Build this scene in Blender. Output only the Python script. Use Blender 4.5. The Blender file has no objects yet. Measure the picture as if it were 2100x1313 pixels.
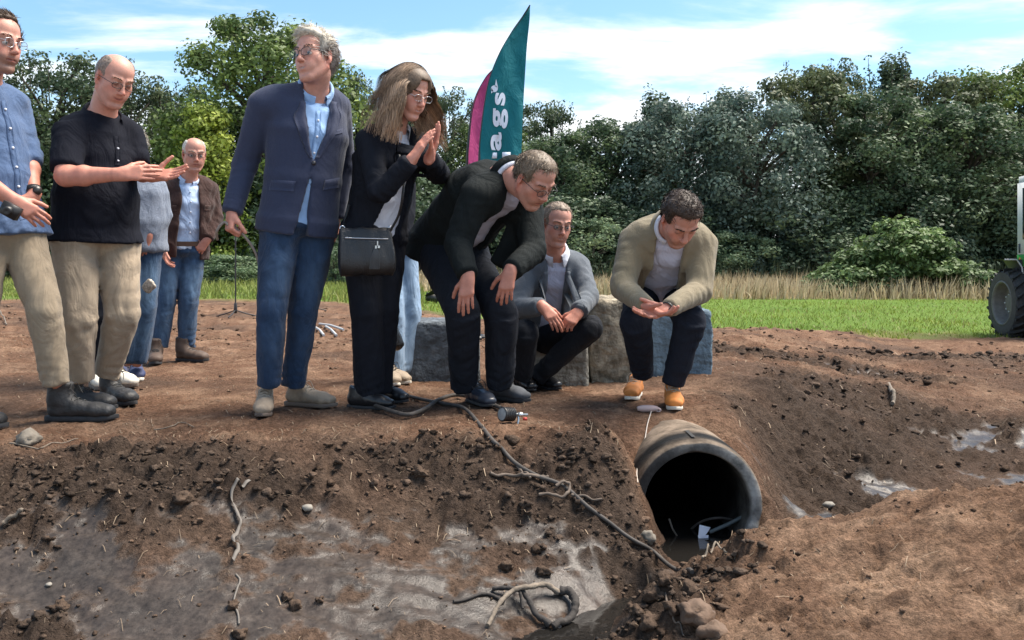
import bpy, math, random
import numpy as np
from mathutils import Vector, Matrix
from mathutils.bvhtree import BVHTree

# ------------------------------------------------------------------ camera, sky, sun, exposure
sc = bpy.context.scene
FPX, HOR, CAMZ = 1800.0, 560.0, 0.69            # focal length in photo pixels, horizon row, lens height above the trodden soil
cam_d = bpy.data.cameras.new('camera'); cam = bpy.data.objects.new('camera', cam_d)
sc.collection.objects.link(cam); sc.camera = cam
cam.location = (0, 0, CAMZ); cam.rotation_euler = (math.radians(90), 0, 0)
cam_d.sensor_width = 36; cam_d.lens = 36*FPX/2100; cam_d.shift_y = -(656.5-HOR)/2100
cam_d.clip_start = 0.05; cam_d.clip_end = 3000

SUN_DIR = Vector((0.50, 0.16, 0.95)).normalized()   # towards the sun: high up on the right, a little behind the group
SUN_EL = math.asin(SUN_DIR.z); SUN_AZ = math.atan2(SUN_DIR.x, SUN_DIR.y)
world = bpy.data.worlds.new('World'); sc.world = world; world.use_nodes = True
wt = world.node_tree; wt.nodes.clear()
def wn(t, **k):
    n = wt.nodes.new(t)
    for a, b in k.items(): setattr(n, a, b)
    return n
wl = wt.links.new
sky = wn('ShaderNodeTexSky', sky_type='NISHITA', sun_disc=False, sun_elevation=SUN_EL, sun_rotation=SUN_AZ, altitude=50, air_density=1.0, dust_density=0.6, ozone_density=2.2)
tc = wn('ShaderNodeTexCoord')
sep = wn('ShaderNodeSeparateXYZ'); wl(tc.outputs['Generated'], sep.inputs[0])
zc = wn('ShaderNodeMath', operation='MAXIMUM'); wl(sep.outputs[2], zc.inputs[0]); zc.inputs[1].default_value = 0.0
za = wn('ShaderNodeMath', operation='ADD'); wl(zc.outputs[0], za.inputs[0]); za.inputs[1].default_value = 0.16
dx = wn('ShaderNodeMath', operation='DIVIDE'); wl(sep.outputs[0], dx.inputs[0]); wl(za.outputs[0], dx.inputs[1])
dy = wn('ShaderNodeMath', operation='DIVIDE'); wl(sep.outputs[1], dy.inputs[0]); wl(za.outputs[0], dy.inputs[1])
cmb = wn('ShaderNodeCombineXYZ'); wl(dx.outputs[0], cmb.inputs[0]); wl(dy.outputs[0], cmb.inputs[1])
mp = wn('ShaderNodeMapping'); wl(cmb.outputs[0], mp.inputs[0]); mp.inputs['Scale'].default_value = (0.75, 1.35, 1); mp.inputs['Rotation'].default_value = (0, 0, math.radians(-14)); mp.inputs['Location'].default_value = (2.3, 0.4, 0)
cn = wn('ShaderNodeTexNoise'); wl(mp.outputs[0], cn.inputs['Vector']); cn.inputs['Scale'].default_value = 1.6; cn.inputs['Detail'].default_value = 9; cn.inputs['Roughness'].default_value = 0.58; cn.inputs['Distortion'].default_value = 0.35
lowc = wn('ShaderNodeMapRange'); wl(zc.outputs[0], lowc.inputs[0]); lowc.inputs[1].default_value = 0.02; lowc.inputs[2].default_value = 0.30; lowc.inputs[3].default_value = 0.20; lowc.inputs[4].default_value = -0.03
cs = wn('ShaderNodeMath', operation='ADD'); wl(cn.outputs[0], cs.inputs[0]); wl(lowc.outputs[0], cs.inputs[1])
cr = wn('ShaderNodeMapRange', interpolation_type='SMOOTHSTEP'); wl(cs.outputs[0], cr.inputs[0]); cr.inputs[1].default_value = 0.46; cr.inputs[2].default_value = 0.70; cr.inputs[3].default_value = 0.0; cr.inputs[4].default_value = 0.95
mixc = wn('ShaderNodeMix', data_type='RGBA'); wl(cr.outputs[0], mixc.inputs[0]); hs_ = wn('ShaderNodeHueSaturation'); hs_.inputs['Saturation'].default_value = 1.08; hs_.inputs['Hue'].default_value = 0.488; hs_.inputs['Value'].default_value = 0.72; wl(sky.outputs[0], hs_.inputs['Color']); wl(hs_.outputs[0], mixc.inputs[6]); mixc.inputs[7].default_value = (4.4, 4.5, 4.6, 1)
bg = wn('ShaderNodeBackground'); wl(mixc.outputs[2], bg.inputs[0]); bg.inputs[1].default_value = 0.086
wo = wn('ShaderNodeOutputWorld'); wl(bg.outputs[0], wo.inputs[0])

sl = bpy.data.lights.new('sun', 'SUN'); sl.energy = 2.7; sl.angle = math.radians(34); sl.color = (1.0, 0.91, 0.79)
so = bpy.data.objects.new('sun', sl); sc.collection.objects.link(so)
so.rotation_euler = SUN_DIR.to_track_quat('Z', 'Y').to_euler(); so.location = (10, 20, 30)
sc.view_settings.view_transform = 'Standard'; sc.view_settings.look = 'None'
sc.view_settings.exposure = 1.92; sc.view_settings.gamma = 1.0
try: sc.view_settings.use_curve_mapping = False
except Exception: pass

# ------------------------------------------------------------------ helpers
C = sc.collection
rng = np.random.default_rng(7); random.seed(7)
def P(px, py, d): return np.array([d*(px-1050)/FPX, d, CAMZ-d*(py-HOR)/FPX])
def nrm(v):
    v = np.asarray(v, float); return v/max(1e-9, np.linalg.norm(v))
def lerp(a, b, t): return np.asarray(a)*(1-t)+np.asarray(b)*t
def sstep(x, a, b):
    t = np.clip((x-a)/(b-a), 0, 1); return t*t*(3-2*t)

def hsh(ix, iy, s):
    h = (ix.astype(np.int64)*374761393 + iy.astype(np.int64)*668265263 + s*1274126177) & 0xffffffff
    h = ((h ^ (h >> 13))*1274126177) & 0xffffffff
    h = ((h ^ (h >> 15))*2246822519) & 0xffffffff
    return ((h ^ (h >> 16)) & 0xffffff)/float(0xffffff)
def vnoise(x, y, s=0):
    ix = np.floor(x); iy = np.floor(y); fx = x-ix; fy = y-iy
    fx = fx*fx*(3-2*fx); fy = fy*fy*(3-2*fy)
    a = hsh(ix, iy, s); b = hsh(ix+1, iy, s); c = hsh(ix, iy+1, s); d = hsh(ix+1, iy+1, s)
    return (a*(1-fx)+b*fx)*(1-fy)+(c*(1-fx)+d*fx)*fy
def fbm(x, y, o=4, s=0, g=0.5):
    r = 0; a = 1; t = 0
    for i in range(o):
        r = r+a*vnoise(x*2**i+i*17.3, y*2**i-i*9.1, s+i); t += a; a *= g
    return r/t
def worley(x, y, s=0):
    """distance to the nearest cell point, and that cell's random number"""
    ix = np.floor(x); iy = np.floor(y); best = np.full(np.shape(x), 9.0); rid = np.zeros(np.shape(x))
    for i in (-1, 0, 1):
        for j in (-1, 0, 1):
            cx = ix+i; cy = iy+j; hx = hsh(cx, cy, s); d = (x-cx-hx)**2+(y-cy-hsh(cx, cy, s+91))**2
            m = d < best; best = np.where(m, d, best); rid = np.where(m, (hx*7.31) % 1.0, rid)
    return np.sqrt(best), rid

def mesh_np(name, V, F, mat=None, smooth=True, col=None, attrs=None):
    """F: (n,4) or (n,3) int array, or list of such arrays"""
    me = bpy.data.meshes.new(name)
    Fs = F if isinstance(F, list) else [F]
    Fs = [np.asarray(f, np.int32) for f in Fs if len(f)]
    V = np.asarray(V, np.float32)
    me.vertices.add(len(V)); me.vertices.foreach_set('co', V.ravel())
    nl = sum(f.size for f in Fs); npoly = sum(len(f) for f in Fs)
    me.loops.add(nl); me.polygons.add(npoly)
    me.loops.foreach_set('vertex_index', np.concatenate([f.ravel() for f in Fs]))
    tot = np.concatenate([np.full(len(f), f.shape[1], np.int32) for f in Fs])
    st = np.concatenate([[0], np.cumsum(tot)[:-1]]).astype(np.int32)
    me.polygons.foreach_set('loop_start', st)
    me.polygons.foreach_set('loop_total', tot)
    if smooth: me.polygons.foreach_set('use_smooth', np.ones(npoly, bool))
    me.update(calc_edges=True)
    if col is not None:
        a = me.color_attributes.new('Col', 'FLOAT_COLOR', 'POINT')
        c4 = np.ones((len(V), 4), np.float32); c4[:, :3] = col; a.data.foreach_set('color', c4.ravel())
    for k, v in (attrs or {}).items():
        a = me.attributes.new(k, 'FLOAT', 'POINT'); a.data.foreach_set('value', np.asarray(v, np.float32))
    if mat: me.materials.append(mat)
    me.validate()
    return me
def obj(name, me, parent=None, loc=None):
    o = bpy.data.objects.new(name, me); C.objects.link(o)
    if parent: o.parent = parent
    if loc is not None: o.location = loc
    return o
def tag(o, label=None, cat=None, group=None, kind=None):
    for k, v in (('label', label), ('category', cat), ('group', group), ('kind', kind)):
        if v: o[k] = v
    return o
def empty(name, loc, label, cat, group=None):
    o = bpy.data.objects.new(name, None); C.objects.link(o); o.location = loc; o.empty_display_size = 0.1
    return tag(o, label, cat, group)
class MB:
    """collects vertices and faces of one mesh"""
    def __init__(s): s.V = []; s.F3 = []; s.F4 = []; s.n = 0; s.C = []
    def add(s, V, F, col=None):
        V = np.asarray(V, float); F = np.asarray(F, int)
        (s.F4 if F.shape[1] == 4 else s.F3).append(F+s.n)
        s.V.append(V); s.n += len(V)
        if col is not None: s.C.append(np.broadcast_to(np.asarray(col, float), (len(V), 3)))
        return s
    def box(s, c, h, R=None):
        v = np.array([[x, y, z] for x in (-1, 1) for y in (-1, 1) for z in (-1, 1)], float)*np.asarray(h)
        if R is not None: v = v@np.asarray(R).T
        return s.add(v+np.asarray(c), [[0, 1, 3, 2], [4, 6, 7, 5], [0, 4, 5, 1], [2, 3, 7, 6], [0, 2, 6, 4], [1, 5, 7, 3]])
    def tube(s, pts, r, n=8, col=None, cap=True):
        pts = np.asarray(pts, float); m = len(pts); r = np.broadcast_to(np.asarray(r, float), (m,))
        T = np.gradient(pts, axis=0); T /= np.linalg.norm(T, axis=1)[:, None]+1e-12
        u = np.cross(T[0], [0.13, 0.21, 0.97]); u /= np.linalg.norm(u)+1e-12
        a = np.arange(n)*2*np.pi/n; V = []
        for i in range(m):
            u = u-T[i]*np.dot(u, T[i]); u /= np.linalg.norm(u)+1e-12; w = np.cross(T[i], u)
            V.append(pts[i]+r[i]*(np.cos(a)[:, None]*u+np.sin(a)[:, None]*w))
        V = np.concatenate(V); i = np.arange(m-1)[:, None]*n; j = np.arange(n)[None]; k = (j+1) % n
        F = np.stack([i+j, i+k, i+n+k, i+n+j], -1).reshape(-1, 4)
        s.add(V, F, col)
        if cap:
            for base, cpt, fl in ((0, pts[0], 1), ((m-1)*n, pts[-1], 0)):
                Vc = np.vstack([V[base:base+n], cpt]); q = np.arange(n); t = np.stack([q, (q+1) % n, np.full(n, n)], -1)
                s.add(Vc, t[:, ::-1] if fl else t, col)
        return s
    def lathe(s, prof, c, ax, n=32, col=None):
        """prof: list of (radius, along axis)"""
        ax = nrm(ax); u = nrm(np.cross(ax, [0.1, 0.2, 0.97])); w = np.cross(ax, u); a = np.arange(n)*2*np.pi/n
        V = np.concatenate([np.asarray(c)+ax*z+r*(np.cos(a)[:, None]*u+np.sin(a)[:, None]*w) for r, z in prof]); m = len(prof)
        i = np.arange(m-1)[:, None]*n; j = np.arange(n)[None]; k = (j+1) % n
        return s.add(V, np.stack([i+j, i+k, i+n+k, i+n+j], -1).reshape(-1, 4), col)
    def mesh(s, name, mat, smooth=True):
        F = []
        if s.F4: F.append(np.concatenate(s.F4))
        if s.F3: F.append(np.concatenate(s.F3))
        return mesh_np(name, np.concatenate(s.V), F, mat, smooth, np.concatenate(s.C) if s.C else None)
    def build(s, name, mat, parent=None, base=None, smooth=True):
        if base is not None: s.V = [v-np.asarray(base) for v in s.V]
        return obj(name, s.mesh(name, mat, smooth), parent)
def spline(pts, n=8):
    p = np.asarray(pts, float); q = np.vstack([2*p[0]-p[1], p, 2*p[-1]-p[-2]]); out = []
    for i in range(1, len(q)-2):
        for t in np.arange(n)/n:
            a, b, c, d = q[i-1:i+3]
            out.append(0.5*((2*b)+(c-a)*t+(2*a-5*b+4*c-d)*t*t+(3*b-a-3*c+d)*t**3))
    out.append(p[-1]); return np.array(out)

# ------------------------------------------------------------------ materials
def mat(name, col=(0.5, 0.5, 0.5), rough=0.7, vcol=False, nscale=0, namp=0.0, bump=0.0, bscale=200, bdet=3, spec=0.5, metal=0.0, sss=0.0, coat=0.0, sheen=0.0, coord='Object', trans=0.0, stretch=None, bdist=.01):
    m = bpy.data.materials.new(name); m.use_nodes = True; nt = m.node_tree; b = nt.nodes['Principled BSDF']; L = nt.links.new
    b.inputs['Roughness'].default_value = rough; b.inputs['Metallic'].default_value = metal
    b.inputs['Specular IOR Level'].default_value = spec
    b.inputs['Subsurface Weight'].default_value = sss
    if sss: b.inputs['Subsurface Radius'].default_value = (0.012, 0.005, 0.003); b.inputs['Subsurface Scale'].default_value = 1.0
    b.inputs['Coat Weight'].default_value = coat; b.inputs['Sheen Weight'].default_value = sheen
    b.inputs['Transmission Weight'].default_value = trans
    t = nt.nodes.new('ShaderNodeTexCoord'); src = t.outputs[coord]
    if stretch:
        mpn = nt.nodes.new('ShaderNodeMapping'); L(src, mpn.inputs[0]); mpn.inputs['Scale'].default_value = stretch; src = mpn.outputs[0]
    out = None
    if vcol:
        a = nt.nodes.new('ShaderNodeAttribute'); a.attribute_name = 'Col'; out = a.outputs['Color']
    else:
        r = nt.nodes.new('ShaderNodeRGB'); r.outputs[0].default_value = (*col, 1); out = r.outputs[0]
    if namp:
        n = nt.nodes.new('ShaderNodeTexNoise'); L(src, n.inputs['Vector']); n.inputs['Scale'].default_value = nscale; n.inputs['Detail'].default_value = 6; n.inputs['Roughness'].default_value = 0.6
        mr = nt.nodes.new('ShaderNodeMapRange'); L(n.outputs[0], mr.inputs[0]); mr.inputs[1].default_value = 0.28; mr.inputs[2].default_value = 0.72; mr.inputs[3].default_value = 1-namp; mr.inputs[4].default_value = 1+namp
        mx = nt.nodes.new('ShaderNodeVectorMath'); mx.operation = 'SCALE'; L(out, mx.inputs[0]); L(mr.outputs[0], mx.inputs['Scale']); out = mx.outputs[0]
    L(out, b.inputs['Base Color'])
    if bump:
        n = nt.nodes.new('ShaderNodeTexNoise'); L(src, n.inputs['Vector']); n.inputs['Scale'].default_value = bscale; n.inputs['Detail'].default_value = bdet
        bp = nt.nodes.new('ShaderNodeBump'); L(n.outputs[0], bp.inputs['Height']); bp.inputs['Strength'].default_value = bump; bp.inputs['Distance'].default_value = bdist; L(bp.outputs[0], b.inputs['Normal'])
    return m
def leafmat(name, gain=1.0):
    m = bpy.data.materials.new(name); m.use_nodes = True; nt = m.node_tree; nt.nodes.clear(); L = nt.links.new
    a = nt.nodes.new('ShaderNodeAttribute'); a.attribute_name = 'Col'
    d = nt.nodes.new('ShaderNodeBsdfPrincipled'); d.inputs['Roughness'].default_value = 0.6; d.inputs['Specular IOR Level'].default_value = 0.35
    t = nt.nodes.new('ShaderNodeBsdfTranslucent'); mx = nt.nodes.new('ShaderNodeMixShader'); mx.inputs[0].default_value = 0.28
    o = nt.nodes.new('ShaderNodeOutputMaterial')
    L(a.outputs['Color'], d.inputs['Base Color']); L(a.outputs['Color'], t.inputs['Color']); L(d.outputs[0], mx.inputs[1]); L(t.outputs[0], mx.inputs[2]); L(mx.outputs[0], o.inputs[0])
    return m
# ------------------------------------------------------------------ terrain
CP = []
for px, py, d in [
    (0,1313,2.55),(300,1313,2.56),(600,1313,2.6),(900,1313,2.66),(1120,1305,2.76),(-300,1313,2.5),(-300,1100,2.9),
    (150,1210,2.76),(450,1200,2.8),(750,1200,2.84),(1000,1200,2.92),(1180,1210,2.98),
    (0,1090,2.97),(300,1080,3.0),(600,1080,3.1),(900,1090,3.17),(1100,1100,3.2),(1230,1120,3.18),
    (0,970,3.28),(300,950,3.38),(600,945,3.42),(850,960,3.44),(1000,990,3.4),(1150,990,3.42),(-300,950,3.3),
    (0,890,3.76),(300,885,3.82),(600,890,3.76),(850,895,3.71),(1000,905,3.62),(1130,905,3.62),(-300,890,3.76),
    (1260,895,3.78),(1300,1030,3.46),(1290,960,3.56),(1330,1130,3.3),(1375,1150,3.32),(1330,1200,3.06),(1400,1172,3.2),
    (1700,1313,2.3),(2000,1313,2.2),(2300,1313,2.1),(1420,1313,2.5),(1310,1235,2.78),(1260,1290,2.86),(1235,1320,2.78),
    (1500,1200,2.72),(1750,1200,2.6),(2000,1150,2.55),(2300,1100,2.5),(1480,1125,3.1),(1540,1092,3.2),(1640,1092,3.2),(1750,1062,3.15),(1850,1013,3.1),(2000,998,3.05),(2150,995,3.0),(2400,990,3.0),
]:
    CP.append(P(px, py, d))
for x, y, z in [  # bed of the water channel, and behind the near mound
    (0.72,3.45,-.56),(0.85,3.62,-.56),(0.80,3.75,-.56),(0.62,3.55,-.52),(0.98,3.7,-.50),(1.15,3.62,-.44),(1.5,3.75,-.46),(1.9,3.8,-.46),(2.5,4.0,-.5),(3.2,4.2,-.5),(0.38,2.9,-.47),
    (0.55,3.25,-.50),(0.47,3.05,-.47)]:
    CP.append(np.array([x, y, z]))
for x, y, z in [  # shoulders of the buried pipe and right bank
    (0.42,3.85,-.10),(0.78,4.22,-.012),(0.40,4.15,0),(0.55,4.0,-.09),(1.08,4.0,-.17),(1.12,4.25,-.06),(0.8,4.45,0),(1.12,3.85,-.28),
    (1.15,4.6,-.02)]:
    CP.append(np.array([x, y, z]))
for px, py, d in [(1600,1078,3.92),(1700,1072,3.96),(1620,1000,4.28),(1720,1000,4.36),(1620,920,4.75),(1720,900,5.05),(1560,860,4.75),(1700,830,5.5),(1850,980,4.7),(1850,880,5.6),(1850,800,6.6),
    (2000,985,4.75),(2000,930,5.3),(2000,850,6.3),(2000,775,7.9),(2200,930,5.2),(2200,800,7.2),(1600,790,5.7),(1480,800,5.17)]:
    CP.append(P(px, py, d))
for x in (-3.5, -2.6, -1.8, -1.0, -0.2, 0.6):
    for y in (4.3, 5.0, 6.0, 7.5):
        CP.append(np.array([x*y/4.5, y, 0.0]))
for y, z in ((5.2, 0), (6, -.01), (7.5, -.03)): CP.append(np.array([0.3*y, y, z]))
for y, z in ((6.2, -.31), (7.5, -.26)): CP.append(np.array([0.55*y, y, z])); CP.append(np.array([0.9*y, y, z]))
CP = np.array(CP)
def tps_fit(p, lam=2e-4):
    n = len(p); r2 = ((p[:, None, :2]-p[None, :, :2])**2).sum(-1); K = 0.5*r2*np.log(r2+1e-12)+lam*np.eye(n)
    Q = np.hstack([np.ones((n, 1)), p[:, :2]]); A = np.zeros((n+3, n+3)); A[:n, :n] = K; A[:n, n:] = Q; A[n:, :n] = Q.T
    return np.linalg.solve(A, np.concatenate([p[:, 2], np.zeros(3)]))
TW = tps_fit(CP)
def tps(x, y):
    sh = np.shape(x); x = np.ravel(x).astype(np.float32); y = np.ravel(y).astype(np.float32); n = len(CP)
    r = (TW[n]+TW[n+1]*x+TW[n+2]*y).astype(np.float32)
    for i in range(n):
        r2 = (x-np.float32(CP[i, 0]))**2+(y-np.float32(CP[i, 1]))**2
        r += np.float32(0.5*TW[i])*r2*np.log(r2+np.float32(1e-9))
    return r.reshape(sh).astype(float)
def far_z(x, y):
    q = x/np.maximum(y, 0.5)
    Lz = np.interp(y, [0, 14, 24, 45, 70, 400], [0, 0, .12, .3, .45, .6])
    Rz = np.interp(y, [5.5, 7, 9, 17, 32, 50, 70, 400], [-.28, -.29, -.25, -.57, -.25, .25, .4, .6])
    s = sstep(q, 0.2, 0.46)+0*x
    s2 = sstep(q, -0.35, 0.3)*sstep(y, 8, 20)
    s = np.maximum(s, s2)
    return Lz*(1-s)+Rz*s
def blob(x, y, px, py, z, rx, ry):
    d = (CAMZ-z)*FPX/(py-HOR); cx = d*(px-1050)/FPX
    return np.exp(-(((x-cx)/rx)**2+((y-d)/ry)**2))
CLOD = [(150,1010,-.1,.75,.22),(420,1000,-.1,.5,.18),(40,1060,-.15,.4,.16),(880,960,-.08,.38,.20),(1010,1000,-.12,.3,.2),(1180,960,-.08,.25,.2),(1120,1060,-.2,.35,.16),
        (1600,930,-.25,.35,.5),(1700,970,-.33,.5,.5),(1850,860,-.28,.9,.8),(1700,880,-.2,.5,.5),(2000,900,-.38,.7,.5),(1530,830,-.04,.25,.25),(1370,1230,-.35,.22,.2),(1330,1290,-.4,.2,.14),(1460,1150,-.25,.2,.15),(1300,1060,-.2,.16,.2),
        (1700,740,-.1,1.2,.7),(1950,740,-.3,1.2,.8),(380,990,-.1,.3,.2),(250,940,-.03,.3,.1),(80,1290,-.37,.2,.1)]
WET = [(250,1240,-.36,.75,.3,1.0),(650,1200,-.33,.55,.28,1.0),(900,1150,-.3,.4,.2,.9),(1000,1260,-.42,.35,.2,1.0),(450,1300,-.4,.6,.2,1.0),(1230,1240,-.42,.22,.2,1.0),(1060,1080,-.22,.2,.1,.7),(1200,1150,-.33,.18,.16,.8),
       (1690,1075,-.45,.34,.14,.75),(1860,1000,-.40,.36,.16,.65),(2080,925,-.42,.5,.3,.75),(2150,985,-.44,.4,.2,.7),(560,1140,-.28,.4,.16,.7),(1700,735,-.1,.8,.35,.35)]
def masks(x, y):
    cl = 0; we = 0
    for b in CLOD: cl = np.maximum(cl, blob(x, y, *b))
    for b in WET: we = np.maximum(we, b[5]*blob(x, y, *b[:5]))
    return cl, we
def ground_h(x, y, full=False):
    x = np.asarray(x, float); y = np.asarray(y, float)
    s = sstep(y, 6.6, 8.0)
    z = np.where(s < 1, tps(x, np.minimum(y, 8.2)), 0)*(1-s)+far_z(x, y)*s
    # behind the camera the pit stays level
    z = np.where(y < 2.2, z*sstep(y, 0.5, 2.2)+(-0.42)*(1-sstep(y, 0.5, 2.2)), z)
    cl, we = masks(x, y)
    wj = fbm(x*6, y*9, 5, 31, .62)-.5
    we = sstep(we*1.15+wj*3.2, .50, .95)*sstep(we, .05, .3)
    cl = np.clip(cl*1.35+(fbm(x*3, y*3, 3, 77)-.5)*.6, 0, 1)*(1-0.75*we)
    farf = 1-sstep(y, 12, 24)
    foot = sstep(y, 3.7, 4.1)*(1-sstep(y, 6.2, 7.5))*(1-sstep(x/np.maximum(y, 1), .26, .33))   # trodden, flatter soil
    amp = 1-0.55*foot
    n = (fbm(x*1.7, y*1.7, 3, 5)-.5)*0.05*amp*(1-.4*we) + (fbm(x*9, y*9, 3, 11)-.5)*(.030+.022*(1-foot))*amp*(1-.7*we) + (fbm(x*38, y*30, 2, 23)-.5)*0.026*(1-.35*foot)*(1-.8*we)
    wx = x+.03*(vnoise(x*23, y*23, 3)-.5); wy = y+.03*(vnoise(x*21, y*25, 8)-.5)
    w0, r0 = worley(wx*9, wy*9, 39); w1, r1 = worley(wx*19, wy*19, 41); w2, r2 = worley(wx*40, wy*40, 43)
    dome = lambda w, r, R: np.sqrt(np.clip(R*R-w*w, 0, None))*r*r
    lump = dome(w0, r0, .55)*.085+dome(w1, r1, .6)*.062+dome(w2, r2, .6)*.030
    n = n+lump*cl*farf*amp
    n = n+(dome(w2, r2, .6)*.016+dome(w1, r1, .5)*.016*sstep(fbm(x*2.3, y*2.3, 2, 55), .45, .6))*(1-cl)*farf*(1-.85*we)*(1-.35*foot)
    # smeared shovel marks on the near mound and on the wet mud
    u = x*.55+y*.9
    md = sstep(x/np.maximum(y, 1), .16, .3)*(1-sstep(y, 3.0, 3.35))
    n = n+md*(vnoise(u*16+2*vnoise(x*3, y*3, 5), (x*.9-y*.55)*3, 61)-.5)*0.034
    cf = fbm(x*5+.6*vnoise(x*9, y*9, 2), y*8, 3, 71); crack = sstep(1-np.abs(2*cf-1)*3.0, .86, .99)*sstep(fbm(x*1.6, y*1.6, 2, 73), .42, .55)
    w3, r3 = worley(wx*5+.5*cf, wy*8, 47); n = n+md*((r3-.5)*.022*sstep(.62-w3, 0, .12)-crack*.020)
    n = n+we*(vnoise((x*.35+y)*24+1.5*vnoise(x*5, y*5, 6), (x-y*.35)*4, 65)-.5)*0.013
    z = z+n*farf+(1-farf)*(fbm(x*.6, y*.6, 3, 9)-.5)*.10+sstep(y, 7, 9)*(1-sstep(y, 18, 22))*(fbm(x*3.2, y*3.2, 4, 19)-.5)*.11
    if not full: return z
    return z, cl, we, foot, md
def gz(x, y): return float(ground_h(np.array([x]), np.array([y]))[0])
_t = np.concatenate([np.linspace(1.8, 8, 1500), np.geomspace(8.01, 120, 700)])
def onG(px, py, off=0.0):
    x = _t*(px-1050)/FPX; z = CAMZ-_t*(py-HOR)/FPX; h = ground_h(x, _t)
    i = int(np.argmax(z <= h))
    if not (z <= h).any(): i = len(_t)-1
    return np.array([x[i], _t[i], h[i]+off])

PC = np.array([0.785, 3.70, -0.295]); RI, RO = 0.222, 0.282     # buried concrete pipe: mouth centre, inner and outer radius
WATER = -0.440
NA, OY = 590, -3.2
ang = np.concatenate([np.linspace(-1.25, -.62, 60)[:-1], np.linspace(-.62, .62, NA), np.linspace(.62, 1.25, 60)[1:]])
rad = np.concatenate([np.linspace(2.2, 5.3, 40)[:-1], np.linspace(5.3, 8.3, 350)[:-1], np.geomspace(8.3, 14, 190)[:-1], np.geomspace(14, 60, 90)[:-1], np.geomspace(60, 700, 30)])
AA, RR = np.meshgrid(ang, rad, indexing='xy')
GX = np.sin(AA)*RR; GY = OY+np.cos(AA)*RR
GZ, gcl, gwe, gft, gmd = ground_h(GX, GY, True)
nr, na = GX.shape
idx = np.arange(nr*na).reshape(nr, na)
Q = np.stack([idx[:-1, :-1], idx[:-1, 1:], idx[1:, 1:], idx[1:, :-1]], -1).reshape(-1, 4)
V = np.stack([GX.ravel(), GY.ravel(), GZ.ravel()], -1)
cen = V[Q].mean(1)
inside = (np.hypot(cen[:, 0]-PC[0], cen[:, 2]-PC[2]) < RO-.012) & (cen[:, 1] > PC[1]-.0) & (cen[:, 1] < PC[1]+2.2)
Q = Q[~inside]
# soil colours: dry red-brown tread, dark fresh clods, grey slick mud, grass and straw further off
big = fbm(GX*1.1, GY*1.1, 4, 101); mid = fbm(GX*6, GY*6, 4, 111); fine = fbm(GX*30, GY*30, 2, 121)
def cmix(a, b, t): return a*(1-t[..., None])+np.asarray(b)*t[..., None]
col = np.zeros((nr, na, 3)); col[:] = (0.158, 0.090, 0.058)
col = cmix(col, (0.255, 0.160, 0.106), np.clip((mid-.42)*3.2, 0, 1))
col = cmix(col, (0.088, 0.060, 0.046), np.clip((big-.47)*4, 0, 1)*.75)
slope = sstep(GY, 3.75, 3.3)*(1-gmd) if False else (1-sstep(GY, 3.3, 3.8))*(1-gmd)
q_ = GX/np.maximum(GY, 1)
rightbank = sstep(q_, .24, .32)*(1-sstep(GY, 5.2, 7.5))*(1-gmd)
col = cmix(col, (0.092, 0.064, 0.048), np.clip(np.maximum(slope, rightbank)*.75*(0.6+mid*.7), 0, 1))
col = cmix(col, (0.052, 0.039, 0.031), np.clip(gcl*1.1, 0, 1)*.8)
col = cmix(col, (0.190, 0.115, 0.075), gmd*.7)
col = cmix(col, (0.30, 0.195, 0.130), gmd*np.clip((fbm(GX*5, GY*9, 3, 131)-.40)*3.5, 0, 1)*(1-gcl)*.95)
col = cmix(col, (0.036, 0.031, 0.027), np.clip(gwe*1.15, 0, 1)*(0.7+.3*mid))
col *= (0.70+0.6*fine)[..., None]
edge = 17.2+1.6*(fbm(GX*.5, GY*.5, 3, 141)-.5)*2+np.where(q_ < 0.0, 3.5*sstep(-q_, 0.0, .2), 0)
gr = sstep(GY, edge-.7, edge+.9)
gcol = cmix(np.broadcast_to(np.array([0.085, 0.150, 0.030]), col.shape).copy(), (0.135, 0.20, 0.045), fbm(GX*.8, GY*.8, 3, 151))
st = sstep(GY, 31, 32.5)*sstep(q_, -.16, -.10)
gcol = cmix(gcol, (0.34, 0.27, 0.16), st)
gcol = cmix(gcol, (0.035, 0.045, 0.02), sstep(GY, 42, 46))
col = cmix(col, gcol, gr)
cl0 = np.clip(col, 0.01, .8).reshape(-1, 3)
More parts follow.
